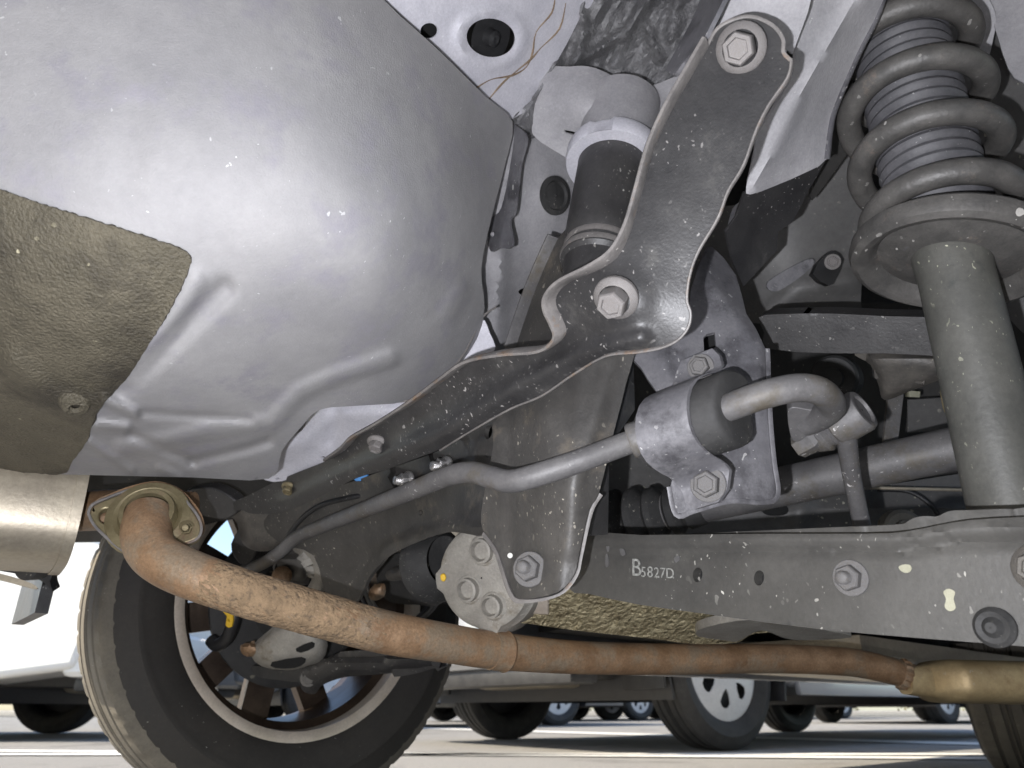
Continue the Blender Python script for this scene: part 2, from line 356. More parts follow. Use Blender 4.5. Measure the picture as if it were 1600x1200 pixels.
M['leaf'] = mat('dry_shrub_leaves', (.10, .085, .025), (.22, .17, .05), .7, 0, 6)
M['twig'] = mat('shrub_twigs', (.1, .07, .04), (.16, .11, .07), .8)

# ------------------------------------------------------------------ fasteners
def hexring(r, h, n=6): return [(r * math.cos(2 * math.pi * i / n), r * math.sin(2 * math.pi * i / n), h) for i in range(n)]
def stack(name, rings, sharp=30, cap=True):
    V = []; F = []; n = len(rings[0])
    for r in rings: V += r
    for i in range(len(rings) - 1):
        for k in range(n):
            a, b = i * n + k, i * n + (k + 1) % n; F.append([a, b, b + n, a + n])
    if cap: F.append([len(V) - n + k for k in range(n)])
    me = mesh(name, V, F, sharp); fixn(me); return me
def merge(name, ms):
    b = bmesh.new()
    for m_ in ms: b.from_mesh(m_)
    me = bpy.data.meshes.new(name); b.to_mesh(me); b.free()
    me.polygons.foreach_set('use_smooth', [True] * len(me.polygons)); me.set_sharp_from_angle(angle=R(30)); return me
def circ(r, h, n=24): return hexring(r, h, n)
washer = stack('w', [circ(1, -.05), circ(1, .12), circ(.95, .2), circ(.70, .34)], cap=False)
hexh = stack('h', [hexring(.66, .2), hexring(.66, .86), hexring(.60, .95), hexring(.44, .97), hexring(.40, .86)])
hexlow = stack('h', [hexring(.72, .15), hexring(.72, .62), hexring(.64, .7), hexring(.36, .7)], cap=False)
def threads(r, h0, h1, nturn, n=20):
    rings = []; m = nturn * 2
    for i in range(m + 1): rings.append(circ(r * (1 if i % 2 else .86), h0 + (h1 - h0) * i / m, n))
    rings.append(circ(r * .55, h1 + .05, n)); return stack('t', rings, 60)
flat = stack('w', [circ(1, -.05), circ(1, .14), circ(.96, .17), circ(.5, .17)], cap=False)
ME_BOLT = merge('bolt', [washer, hexh])
ME_NUT = merge('stud_nut', [flat, hexlow, threads(.36, .6, 1.35, 6)])
ME_SMALL = merge('small_bolt', [flat, stack('h', [hexring(.74, .15), hexring(.74, .7), hexring(.66, .78), hexring(.5, .8), hexring(.44, .72)])])
ME_LONG = merge('long_nut', [washer, stack('h', [hexring(.72, .2), hexring(.72, .9), hexring(.55, 1.0)], cap=False), threads(.42, .9, 1.5, 4)])
def bolt(me, pos, nrm, r, mt, parent, spin=0, name='bolt'):
    d = me.copy(); d.materials.clear(); d.materials.append(mt)
    key = (me.name, mt.name)
    if key in _bm: bpy.data.meshes.remove(d); d = _bm[key]
    else: _bm[key] = d
    return link(name, d, None, parent, aim(pos, nrm, spin, r))
_bm = {}
def nrm(F, x, y):
    p = W(x, y, F(x, y)); n = (W(x + 3, y, F(x + 3, y)) - p).cross(W(x, y + 3, F(x, y + 3)) - p).normalized()
    return n if n.dot(CAM - p) > 0 else -n
def bolt_on(me, F, x, y, rpx, mt, parent, spin=0, name='bolt', mix=0, off=0):
    d = F(x, y); n = (nrm(F, x, y) + mix * (CAM - W(x, y, d)).normalized()).normalized()
    return bolt(me, W(x, y, d) + n * off, n, rpx * d / FPX, mt, parent, spin, name)

# ------------------------------------------------------------------ the car overhead
HD = R(50); FW = Vector((math.sin(HD), math.cos(HD), 0)); RT = Vector((math.cos(HD), -math.sin(HD), 0)); UP = Vector((0, 0, 1))
WLC = W(488, 950, 1.215)                        # centre of the left rear wheel (inner face)
WLC.z = .318
def CP(u, w_, z): return AX + RT * u + FW * w_ + UP * z   # u right of centreline, w ahead of rear axle
AX = WLC + RT * .65; AX.z = 0
car = empty('car', AX, -HD)
tag(car, 'car overhead seen from below, silver spare wheel well, black suspension arms and rusty exhaust', 'car')

# spare wheel well ------------------------------------------------
TUB = Field([(-420, 730, .70), (-420, 350, .50), (-420, -60, .52), (-80, 738, .72), (130, 742, .74), (300, 745, .765), (430, 747, .79), (130, 690, .655), (400, 690, .715), (200, 620, .585), (500, 610, .67),
             (400, 450, .525), (200, 450, .49), (60, 300, .46), (400, 300, .485), (400, 100, .50), (100, 50, .475), (-80, -60, .48), (-80, 400, .48), (600, 400, .555),
             (600, 200, .56), (600, 20, .60), (560, -60, .59), (690, 300, .62), (735, 420, .70), (748, 520, .77), (690, 590, .765), (630, 625, .75), (775, 240, .74), (700, 130, .655), (795, 190, .76)])
g = lambda x, y, line, w_, h: h * math.exp(-(pdist(x, y, line) / w_) ** 2)
ribs = [([(190, 702), (255, 690), (330, 672), (425, 660), (470, 612), (520, 590), (610, 560)], 13, .008), ([(350, 452), (290, 510), (235, 565), (190, 605)], 16, -.009),
        ([(305, 440), (265, 515), (205, 590)], 16, .006), ([(165, 625), (212, 645)], 8, .010), ([(150, 664), (198, 668)], 8, .010), ([(140, 690), (205, 735)], 6, .007),
        ([(205, 680), (300, 722)], 7, -.007), ([(220, 645), (390, 656)], 6, -.005), ([(300, 722), (390, 700), (420, 690)], 7, -.007), ([(250, 732), (280, 745)], 6, .006),
        ([(208, 175), (204, 230), (200, 285)], 26, -.0018), ([(500, 660), (480, 690)], 8, .0), ([(700, 490), (720, 455)], 14, .004)]
def tubdisp(x, y):
    s = 0
    for l, w_, h in ribs: s += h * math.exp(-(pdist(x, y, l) / (w_ * 1.05)) ** 2.6)
    return s
well = sheet('spare_wheel_well', [(-420, -70), (-90, -70), (300, -70), (550, -70), (600, 0), (685, 78), (760, 152), (801, 190), (788, 262), (768, 340), (752, 420), (757, 480), (745, 530), (700, 590), (640, 626), (560, 634),
              (500, 640), (470, 668), (440, 705), (420, 748), (300, 746), (130, 742), (0, 739), (-90, 737), (-420, 730)], TUB, M['tub'], car, .002, 5, disp=tubdisp, k=3)
def bumpy(f, a, s):
    return lambda x, y: f(x, y) + a * (math.sin(x * s + 1.3 * math.sin(y * s * .7)) * math.sin(y * s * 1.1 + math.sin(x * s * .6)))
sheet('undercoating', [(-420, 160), (-90, 262), (0, 296), (100, 330), (200, 361), (270, 384), (295, 398), (296, 418), (270, 475), (235, 535), (195, 595), (155, 640), (135, 690), (112, 722), (98, 741), (40, 739), (-90, 736), (-420, 729)],
      lambda x, y: TUB(x, y) - .0035 - tubdisp(x, y) - g(x, y, [(20, 570), (80, 625), (150, 640)], 22, .010) - g(x, y, [(20, 700), (60, 735)], 16, .006), M['coat'], well, .0022, 5, rag=.8,
      disp=bumpy(lambda x, y: 0, .0005, .55))
dp = W(118, 628, TUB(118, 628) - .012); lathe('drain_boss', dp, (CAM - dp) * .4 + Vector((.2, 0, -.8)), [(-.01, .012), (0, .012), (.006, .009), (.007, .005), (.004, .003)], M['coat'], well, 20)

# floor panel with the two openings -------------------------------
PAN = Field([(560, -70, .60), (600, 0, .625), (800, 190, .79), (930, -70, .74), (830, 150, .80), (765, 60, .715)])
def pdisp(x, y):
    r = math.hypot((x - 767) / 50, (y - 60) / 42); return .005 * math.exp(-((r - 1.0) / .17) ** 2)
pan = sheet('floor_panel', [(548, -70), (600, -1), (685, 76), (740, 130), (800, 186), (838, 150), (868, 100), (905, 30), (945, -70)], PAN, M['pan'], car, .002, 9,
            holes=[ell(767, 59, 38, 30, 36, 8), ell(671, 48, 14, 12, 20)], disp=pdisp, k=2)
lathe('plug_or_dark_backing', W(767, 59, .735), nrm(PAN, 767, 59), [(-.004, .001), (0, .0265), (-.002, .024), (-.004, .012), (-.003, .009), (.006, .008), (.008, .004), (.007, .0005)], M['plastic'], pan, 36)  # dark disc added behind the opening as the shade of its cavity
lathe('plug_or_dark_backing', W(671, 49, .69), nrm(PAN, 671, 48), [(-.006, .0005), (-.006, .012), (0, .012)], M['hole'], pan, 20)  # black dish, painted shade inside the small opening
for pts in ([(868, -10), (862, 20), (838, 50), (832, 82), (822, 105), (800, 118), (768, 124), (745, 137)], [(884, 5), (874, 45), (845, 75), (830, 92), (806, 112), (785, 130), (764, 155)]):
    tube('rust_seam', [(x, y, PAN(x, y) - .0005) for x, y in pts], [.0004, .0011, .0005, .0013, .0006, .0012, .0005, .001], M['rustline'], pan, 6, 4)
# frame rail smeared with cavity wax
RAIL = Field([(800, 190, .79), (840, 120, .80), (900, 0, .76), (930, -70, .75), (1120, -70, .78), (1060, 110, .82), (960, 60, .83), (850, 200, .82)])
wr = [([(1030, -20), (985, 40), (940, 75), (900, 95)], 10, .014), ([(900, 0), (915, 40), (905, 80)], 8, .008), ([(960, -30), (930, 30)], 7, .007), ([(1010, 40), (1030, 90)], 8, .008),
      ([(870, 100), (835, 150), (820, 200)], 7, .008), ([(980, 60), (960, 100)], 7, .007), ([(880, 60), (850, 110)], 7, .006), ([(1060, 0), (1045, 60)], 9, .008)]
rail = sheet('frame_rail', [(800, 186), (838, 150), (868, 100), (905, 30), (945, -70), (1040, -75), (1140, -70), (1110, 40), (1075, 120), (1030, 150), (1000, 140), (930, 112), (862, 112), (848, 160), (846, 205), (828, 214)],
             RAIL, M['wax'], car, .003, 5, disp=lambda x, y: 1.7 * sum(g(x, y, *q) for q in wr) + .003 * math.sin(x * .15 + y * .12 + 1.6 * math.sin(y * .06 - x * .03)) + .0016 * math.sin(x * .33 + y * .25 + 2 * math.sin(y * .09)), k=2)
# pressed mount cup and the side panel behind the tub
CUP = Field([(850, 108, .80), (1000, 135, .80), (830, 215, .81), (905, 222, .80), (1030, 210, .78), (930, 170, .765), (1080, 100, .79)])
cup = sheet('mount_plate', [(850, 112), (890, 104), (930, 106), (1000, 136), (1060, 118), (1085, 120), (1060, 190), (1040, 260), (960, 250), (905, 262), (884, 246), (838, 216), (832, 190)], CUP, M['primer'], car, .003, 10,
            holes=[[(881, 203), (893, 205), (908, 210), (906, 214), (894, 211), (884, 208)]])
SIDE = Field([(800, 188, .80), (905, 262, .87), (880, 330, .86), (830, 470, .90), (805, 545, .90), (700, 610, .86), (752, 430, .80), (768, 340, .80), (870, 400, .88)])
sdp = lambda x, y: g(x, y, [(812, 215), (785, 330)], 10, .016) + g(x, y, [(782, 360), (775, 385)], 14, .012) + g(x, y, [(785, 400), (775, 530)], 12, .009) + sum(g(x, y, [(772, yy + 8), (792, yy - 6)], 4, .004) for yy in range(410, 545, 18)) \
      + .012 * math.exp(-(math.hypot(x - 868, y - 308) / 26) ** 2)
side = sheet('side_panel', [(800, 185), (838, 214), (884, 246), (925, 262), (925, 330), (890, 400), (850, 470), (830, 560), (700, 625), (690, 590), (735, 530), (742, 430), (762, 340), (783, 262)], SIDE, M['primer'], car, .002, 9,
             holes=[ell(820, 456, 10, 5.5, 14), ell(817, 487, 9, 4.5, 14)], disp=sdp, k=3)
sheet('side_panel_hole_shade', [(795, 440), (850, 440), (850, 500), (795, 500)], [(800, 450, 1.0), (840, 450, 1.0), (820, 500, 1.0)], M['hole'], side, .002, 20, rounded=False)  # black sheet painted as the shade behind the two holes
gp = W(866, 306, SIDE(866, 306) - .014); lathe('grommet', gp, nrm(SIDE, 866, 306), [(0, .022), (.003, .022), (.004, .017), (.001, .015), (.002, .006), (.003, .0005)], M['rubber'], side, 28)
sheet('blue_tape', [(889, 216), (900, 218), (899, 243), (889, 246)], lambda x, y: SIDE(x, y) - .03, M['blue'], side, .001, 8, rounded=False)
FL = Field([(800, 195, .78), (785, 330, .775), (770, 400, .78)])
sheet('seam_flange', [(798, 192), (804, 200), (797, 260), (783, 325), (766, 342), (762, 366), (766, 392), (780, 388), (800, 384), (796, 345), (804, 330), (812, 260), (822, 214), (806, 196)], FL, M['lav'], car, .003, 8, disp=lambda x, y: g(x, y, [(806, 200), (792, 330)], 6, .004) + g(x, y, [(785, 345), (780, 380)], 7, .006))
bolt(ME_SMALL, W(770, 366, .765), nrm(FL, 770, 366), .0025, M['primer'], car, name='spot_weld')

# bump rubber and its canister -----------------------------------
pA, pB = W(972, 170, .80), W(925, 470, .68); ax = (pB - pA).normalized(); L0 = (pB - pA).length
def at(t): return pA + ax * t
can = lathe('bump_stop', pA, ax, [(L0 * .30, .0365), (L0 * .70, .0365), (L0 * .74, .036), (L0 * .76, .0335), (L0 * .775, .0345), (L0 * .79, .0335), (L0 * .80, .036), (L0 * .83, .0365), (L0 * .845, .033), (L0 * .99, .030), (L0 * .99, .001)], M['black2'], car, 56)
lathe('bump_stop_cup', pA, ax, [(-.005, .041), (L0 * .05, .041), (L0 * .28, .0405), (L0 * .29, .0385), (L0 * .29, .001)], M['primer'], can, 56)
lathe('retainer_ring', pA, ax, [(L0 * .265, .039), (L0 * .265, .049), (L0 * .285, .0505), (L0 * .325, .0505), (L0 * .34, .049), (L0 * .34, .0368)], M['pan'], can, 72,
      mod=lambda i, k: (-.0035 if i in (1, 2, 3) and 6 < (k % 18) < 12 else 0))
for t0, r0 in ((.755, .0352), (.80, .037)):
    lathe('rust_ring', pA, ax, [(L0 * t0, r0 - .003), (L0 * t0, r0), (L0 * (t0 + .012), r0 + .0008), (L0 * (t0 + .024), r0), (L0 * (t0 + .024), r0 - .003)], M['edge'], can, 48)
# tower behind the brace
TW = Field([(885, 365, .74), (805, 545, .74), (885, 520, .66), (900, 440, .70)])
tower = sheet('subframe_tower', [(872, 372), (892, 362), (900, 440), (875, 470), (890, 520), (860, 560), (804, 548), (830, 470), (852, 415)], TW, M['sub'], car, .003, 9, holes=[ell(881, 411, 6, 16, 18, 6)], k=2)
lip('tower_edge', [(872, 372), (852, 415), (830, 470), (804, 548)], TW, .012, .003, M['bar'], tower, out=1)
sheet('tower_cavity_shade', [(860, 380), (905, 380), (905, 440), (860, 440)], [(870, 390, .80), (890, 390, .80), (880, 430, .79)], M['hole'], tower, .002, 20, rounded=False)  # black sheet that paints the slot dark, as if in shade

# ------------------------------------------------------------------ subframe
COLM = Field([(785, 640, .64), (985, 543, .60), (940, 770, .575), (895, 900, .57), (820, 930, .58), (755, 830, .64), (870, 760, .575), (850, 650, .605)])
cd_ = lambda x, y: .020 * max(0, 1 - abs(x - (912 - (y - 560) * .10)) / 85) - .004 * math.exp(-((x - (795 + (y - 640) * .02)) / 9) ** 2) + g(x, y, [(850, 640), (855, 700), (845, 720)], 26, .008) + g(x, y, [(955, 560), (905, 740), (890, 860)], 12, .004) - g(x, y, [(820, 760), (830, 860)], 18, .004)
sub = sheet('subframe', [(775, 640), (850, 612), (900, 578), (988, 538), (978, 600), (958, 680), (936, 770), (920, 798), (905, 865), (897, 898), (872, 925), (820, 936), (800, 926), (778, 862), (757, 832), (752, 800), (770, 700)], COLM, M['sub'], car, .004, 10, disp=cd_, k=3, bevel=.0015)
lip('subframe_edge', [(936, 770), (920, 798), (905, 865), (897, 898), (872, 925), (820, 936), (800, 926), (778, 862), (757, 832)], COLM, .0015, .003, M['edge'], sub, out=-1)
CRS = Field([(800, 640, .70), (700, 705, .80), (600, 740, .90), (420, 815, 1.03), (520, 930, 1.0), (560, 945, .97), (610, 868, .90), (705, 830, .78), (755, 832, .70), (640, 790, .86)])
def cdisp(x, y):
    s = g(x, y, [(560, 930), (605, 860), (660, 838), (705, 824), (757, 826)], 10, .012) + g(x, y, [(800, 660), (750, 690), (740, 740)], 8, .006)
    for cx, cy, r in ((640, 735, 32), (704, 705, 34)):
        q = math.hypot((x - cx) / r, (y - cy) / (r * 1.2)); s += .006 * math.exp(-((q - 1) / .2) ** 2) - (.02 if q < .85 else .0)
    return s
cross = sheet('crossmember', [(810, 632), (770, 650), (700, 698), (600, 735), (500, 770), (430, 796), (412, 822), (440, 850), (490, 868), (510, 930), (545, 948), (562, 935), (578, 900), (610, 868), (660, 844), (706, 831), (765, 836), (815, 790)], CRS, M['sub'], car, .005, 9, disp=cdisp, k=3,
              holes=[ell(781, 635, 6, 11, 16, 10), ell(763, 675, 6, 11, 16, 10), ell(657, 801, 3.5, 5, 10)])
sheet('crossmember_cavity_shade', [(745, 610), (800, 610), (790, 700), (640, 820), (650, 790), (740, 700)], [(760, 640, .86), (800, 620, .84), (660, 800, 1.0)], M['hole'], cross, .002, 25, rounded=False)  # black sheet in place of the shaded hollow behind the crossmember
bolt(ME_LONG, W(697, 730, .80), Vector((-.75, -.6, -.1)), .0125, M['zincb'], cross, .4)
bolt(ME_LONG, W(638, 752, .87), Vector((-.75, -.6, -.1)), .0125, M['zincb'], cross, .1)
bolt_on(ME_NUT, COLM, 836, 892, 27, M['bar'], sub, .3, mix=.4, off=.0105)
tube('white_dot', [(797, 868, COLM(797, 868) - .002), (797, 868, COLM(797, 868) - .0045)], .0022, M['mark'], sub, 12, 1)
# folded back leg of the tower
BL = Field([(955, 680, .60), (985, 545, .63), (950, 835, .64), (925, 830, .62)])
sheet('subframe_leg', [(958, 680), (990, 560), (992, 640), (952, 700), (950, 835), (912, 838), (918, 800), (936, 770)], BL, M['black'], sub, .003, 12, rounded=False)

# sway bar bracket plate
BR = Field([(985, 545, .62), (1110, 390, .66), (1195, 540, .61), (1212, 770, .58), (1055, 800, .575), (1060, 640, .59)])
bd = lambda x, y: -max(0, (x - (1100 + (y - 430) * .80 if y < 540 else 1186 + (y - 540) * .1))) * .0006 + g(x, y, [(1035, 560), (1062, 620)], 14, .005)
bracket = sheet('sway_bar_bracket', [(984, 548), (1040, 535), (1072, 505), (1080, 450), (1100, 400), (1112, 385), (1150, 430), (1166, 490), (1196, 545), (1200, 650), (1206, 720), (1212, 772), (1190, 782), (1140, 780), (1082, 796), (1058, 802), (1048, 760), (1062, 700), (1062, 640), (1026, 612), (1002, 575)], BR, M['lav'], car, .004, 9, disp=bd, k=2,
                holes=[[(1099, 528), (1104, 522), (1117, 519), (1119, 542), (1112, 545), (1100, 548)]])
lip('bracket_edge', [(1196, 545), (1200, 650), (1206, 720), (1212, 772), (1190, 782), (1140, 780), (1082, 796), (1058, 802), (1048, 760)], BR, .0012, .003, M['lav'], bracket, out=-1)
sheet('bracket_cavity_shade', [(1080, 500), (1140, 500), (1140, 565), (1080, 565)], [(1085, 505, .68), (1135, 505, .68), (1110, 560, .68)], M['hole'], bracket, .002, 25, rounded=False)  # black sheet behind the slot, shade given as colour

# ------------------------------------------------------------------ long pressed brace
BRC = Field([(1158, 85, .47), (1100, 250, .475), (968, 472, .485), (1060, 430, .475), (880, 545, .545), (740, 600, .625), (590, 697, .75), (450, 765, .90), (370, 798, .98)])
left = [(1108, 72), (1080, 120), (1046, 180), (1020, 240), (1002, 305), (986, 360), (966, 400), (938, 421), (892, 440), (872, 458), (869, 476), (879, 498), (885, 518), (874, 535), (850, 546), (800, 551), (742, 563), (702, 590), (650, 628), (600, 660), (562, 681), (545, 698), (520, 716), (440, 748), (392, 772), (356, 789)]
right = [(352, 800), (376, 797), (396, 803), (440, 801), (480, 786), (520, 766), (560, 746), (600, 735), (640, 720), (690, 701), (740, 670), (800, 636), (850, 615), (900, 581), (950, 552), (1000, 546), (1036, 539), (1060, 527), (1074, 509), (1077, 489), (1071, 468), (1076, 430), (1090, 392), (1120, 342), (1136, 300), (1160, 260), (1180, 206), (1200, 166), (1229, 124), (1235, 98), (1222, 84), (1221, 62), (1202, 40), (1166, 29), (1126, 44)]
bdp = lambda x, y: g(x, y, [(440, 790), (560, 732), (700, 672), (800, 610), (900, 556), (1000, 530)], 15, .011) - g(x, y, [(640, 655), (760, 585), (870, 550)], 14, .003) + .004 * math.exp(-(math.hypot(x - 968, y - 472) / 48) ** 4)
brace = sheet('suspension_brace', left + right, BRC, M['black'], car, .003, 9, disp=bdp, k=3)
lip('brace_flange', left[:23], BRC, .012, .0034, M['edge'], brace, out=1)
lip('brace_flange', right[9:30], BRC, .0035, .0016, M['edge'], brace, out=1)
lip('brace_flange', right[29:] + left[:1], BRC, .0015, .0018, M['edge'], brace, out=1)
bolt(ME_BOLT, W(1160, 79, BRC(1160, 79)) + nrm(BRC, 1160, 79) * .004, nrm(BRC, 1160, 79) + Vector((-.1, .1, -.55)), .0158, M['zinc'], brace, .35)
bolt(ME_BOLT, W(968, 464, BRC(968, 464)) + nrm(BRC, 968, 464) * .005, nrm(BRC, 968, 464) + Vector((.05, .1, -.5)), .0152, M['zinc'], brace, .9)
bolt(ME_BOLT, W(590, 691, .745), Vector((-.15, -.35, -.92)), .0108, M['zinc'], brace, .2)
bolt(ME_BOLT, W(452, 761, .895), Vector((-.1, -.4, -.9)), .0095, M['gold'], brace, .5)
# pale crossmember rail between tub and brace
XR = Field([(385, 700, .87), (520, 640, .82), (640, 630, .79), (740, 560, .78), (600, 670, .80), (500, 710, .86), (430, 750, .90)])
xd = lambda x, y: g(x, y, [(400, 705), (470, 690), (510, 650)], 20, .016) + g(x, y, [(540, 645), (640, 640)], 18, .014) - g(x, y, [(520, 690), (525, 650)], 10, .006)
xr = sheet('cross_rail', [(375, 712), (420, 692), (470, 672), (486, 640), (545, 632), (570, 625), (640, 626), (690, 596), (728, 548), (752, 500), (765, 520), (770, 555), (700, 600), (620, 655), (560, 690), (500, 728), (440, 752), (405, 745)], XR, M['pan'], car, .003, 8, disp=xd, k=3,
           holes=[ell(551, 685, 6, 2.2, 10, 10), ell(505, 715, 5, 2, 10, 10), ell(433, 748, 4, 1.6, 8)])
tube('seam_edge', [(380, 712, .862), (425, 694, .85), (470, 672, .825), (486, 641, .80), (545, 632, .775), (570, 625, .765), (640, 626, .752), (690, 596, .755), (728, 548, .76), (752, 498, .765), (775, 480, .77)], .0012, M['edge'], xr, 6, 4)

# ------------------------------------------------------------------ sway bar
sb = [(380, 893, 1.03), (415, 878, 1.01), (440, 860, .975), (470, 836, .94), (560, 800, .80), (640, 768, .69), (700, 744, .625), (735, 738, .595), (765, 745, .575), (795, 752, .56), (830, 745, .55), (900, 722, .548), (1000, 685, .553), (1080, 658, .542)]
sb2 = sb[-3:] + [(1140, 636, .528), (1190, 618, .517), (1245, 606, .515), (1282, 612, .522), (1300, 634, .55), (1282, 652, .575), (1258, 662, .59)]
bar = tube('sway_bar', sb + sb2[3:], [.0086] * 5 + [.0087] * 2 + [.0089] * 7 + [.0102] * 7, M['bar'], car, 20, 7)
lathe('bar_collar', W(1000, 685, .553), W(1020, 678, .551) - W(1000, 685, .553), [(-.008, .010), (-.008, .0128), (-.006, .0138), (.010, .0138), (.012, .013), (.012, .01)], M['bar'], bar, 28)
sheet('bar_eye', [(1232, 640), (1262, 640), (1298, 648), (1290, 664), (1266, 678), (1248, 690), (1236, 684)], [(1232, 640, .575), (1298, 650, .57), (1250, 690, .595)], M['bar'], bar, .012, 8, bevel=.002)
# strap and rubber bushing: axis along the bar, feet on the bracket plate
A0, A1 = W(1030, 676, .55), W(1150, 633, .526); Ad = (A1 - A0).normalized()
bU, bL = W(1100, 575, .575), W(1112, 757, .548); Sd = (bL - bU).normalized()
Nn = Ad.cross(Sd); Nn = Nn if Nn.dot(CAM - A0) > 0 else -Nn
Nn = (Nn.normalized() * .8 + Vector((-.55, -.1, -.1))).normalized()
half = (bL - bU).length / 2; mid = (bU + bL) / 2
def strapmesh(name, wid, th, prof, off):
    V = []; F = []
    for (s_, n_, w2) in prof:
        for wv in (-w2, w2):
            for tv in (0, th): V.append(mid + Ad * (off + wv * wid) + Sd * s_ + Nn * (n_ + tv))
    for i in range(len(prof) - 1):
        a = i * 4
        for q, r_ in ((0, 1), (1, 3), (3, 2), (2, 0)): F.append([a + q, a + r_, a + 4 + r_, a + 4 + q])
    F += [[0, 1, 3, 2], [len(V) - 4, len(V) - 2, len(V) - 1, len(V) - 3]]
    me = mesh(name, V, F, 50); fixn(me); return me
RB = .0305; cn = .017
hp = [(0, .0495), (.010, .048), (.018, .044), (.024, .038), (.0285, .030), (.0315, .022), (.034, .013), (.037, .006), (.041, .0015), (.046, 0)]
prof = [(-half - .012, 0, .35), (-half - .004, 0, .5)] + [(-a, b, .5 + .06 * (b > .001)) for a, b in hp[::-1] if a < half - .004] + [(a, b, .5 + .06 * (b > .001)) for a, b in hp[1:] if a < half - .004] + [(half, 0, .5), (half + .008, 0, .45), (half + .015, 0, .25)]
clamp = link('bushing_clamp', strapmesh('bushing_clamp', .036, .0035, prof, -.003), M['lav'], car)
V = []; Fc = []; nb = 28
bc = mid + Nn * (cn + .001)
def bprof(t): return RB * .97 * math.cos(t), RB * .97 * math.sin(t)
for wv, sc in ((-.034, .6), (-.033, .84), (-.028, .9), (-.022, .97), (.030, 1.0), (.033, .98), (.035, .90), (.035, .36)):
    for k in range(nb):
        t = 2 * math.pi * k / nb; a, b = bprof(t); b = max(b, -cn); V.append(bc + Ad * wv + (Sd * a + Nn * b) * sc)
for i in range(7):
    for k in range(nb):
        a, b = i * nb + k, i * nb + (k + 1) % nb; Fc.append([a, b, b + nb, a + nb])
Fc += [list(range(nb)), [len(V) - nb + k for k in range(nb)]]
me = mesh('rubber_bushing', V, Fc, 40); fixn(me); link('rubber_bushing', me, M['rubber'], clamp)
cN = (Nn * .5 + (CAM - bL).normalized() * .7).normalized()
bolt(ME_SMALL, bL + Nn * .004, cN, .0135, M['bar'], clamp, .3)
bolt(ME_SMALL, bU + Nn * .004, cN, .0105, M['bar'], clamp, .7)
# drop link
rp = W(1328, 652, .60); ra = (W(1352, 640, .585) - W(1268, 690, .615)).normalized()
lk = tube('sway_bar_link', [(1322, 680, .60), (1332, 750, .62), (1350, 835, .64)], [.0082, .0074, .0074], M['bar'], car, 16, 5)
lathe('link_eye', rp, ra, [(-.016, .004), (-.016, .015), (-.013, .018), (.010, .018), (.013, .0165), (.0135, .013), (.011, .012), (.0115, .001)], M['bar'], lk, 32)
lathe('link_boot', W(1285, 677, .612), ra, [(-.012, .006), (-.010, .012), (-.004, .015), (.0, .0165), (.003, .0135), (.008, .0155), (.012, .010)], M['bar'], lk, 28)
lathe('link_nut', W(1262, 690, .612), ra, [(-.01, .001), (-.01, .010), (.006, .011), (.010, .008)], M['bar'], lk, 6)

# ------------------------------------------------------------------ coil spring strut
s0, s1 = W(1592, 840, .515), W(1404, 60, .66); sx = (s1 - s0).normalized(); SL = (s1 - s0).length
def sp(t): return s0 + (s1 - s0) * t
def tpx(y):           # parameter along the axis whose picture row is y
    lo, hi = -.2, 1.3
    for _ in range(40):
        m_ = (lo + hi) / 2; p = sp(m_) - CAM; dep = p.y * cP + p.z * sP; v = (p.z * cP - p.y * sP) / dep * FPX
        if 600 - v > y: lo = m_
        else: hi = m_
    return lo
strut = link('strut', lathe_mesh('strut', [(-.03, .0282), (SL * tpx(430), .0272), (SL * tpx(415), .0282), (SL * tpx(400), .0285), (SL * 1.02, .02)], 48), M['strut'], car, aim(s0, sx))
ts = SL * tpx(402)
seatx = (sx + .30 * (Vector((1, 0, 0)) - sx * sx.x)).normalized()
lathe('spring_seat', s0 + (sx - seatx) * ts, seatx, [(ts - .004, .026), (ts - .003, .034), (ts + .001, .046), (ts + .003, .054), (ts - .003, .058), (ts - .008, .063), (ts - .0095, .068), (ts - .007, .073), (ts - .001, .0755), (ts + .006, .075), (ts + .010, .071), (ts + .006, .062), (ts + .006, .027)], M['spring'], strut, 72)
bel = []; nbell = 24; tt0, tt1 = ts + .008, SL * 1.06
for i in range(nbell):
    a = tt0 + (tt1 - tt0) * i / nbell; dlt = (tt1 - tt0) / nbell
    bel += [(a, .0352), (a + dlt * .25, .0378), (a + dlt * .55, .039), (a + dlt * .85, .0378)]
lathe('dust_boot', s0, sx, bel, M['boot'], strut, 48)
hel = []; seatx = (sx + .26 * (Vector((1, 0, 0)) - sx * sx.x)).normalized(); e1 = seatx.orthogonal().normalized(); e2 = seatx.cross(e1)
turns = 4.3; pitch = (SL * 1.05 - ts - .012) / turns; nh = 240
toc = (CAM - sp(.6)); ph0 = math.atan2(toc.dot(e2), toc.dot(e1))
for i in range(nh + 1):
    t = i / nh * turns; a = ph0 + math.pi * 1.05 + 2 * math.pi * t
    hel.append(s0 + sx * (ts + .013 + pitch * t) + (e1 * math.cos(a) + e2 * math.sin(a)) * .0545)
cs = link('coil_spring', tube_mesh('coil_spring', hel, .0102, 16), M['spring'], strut)

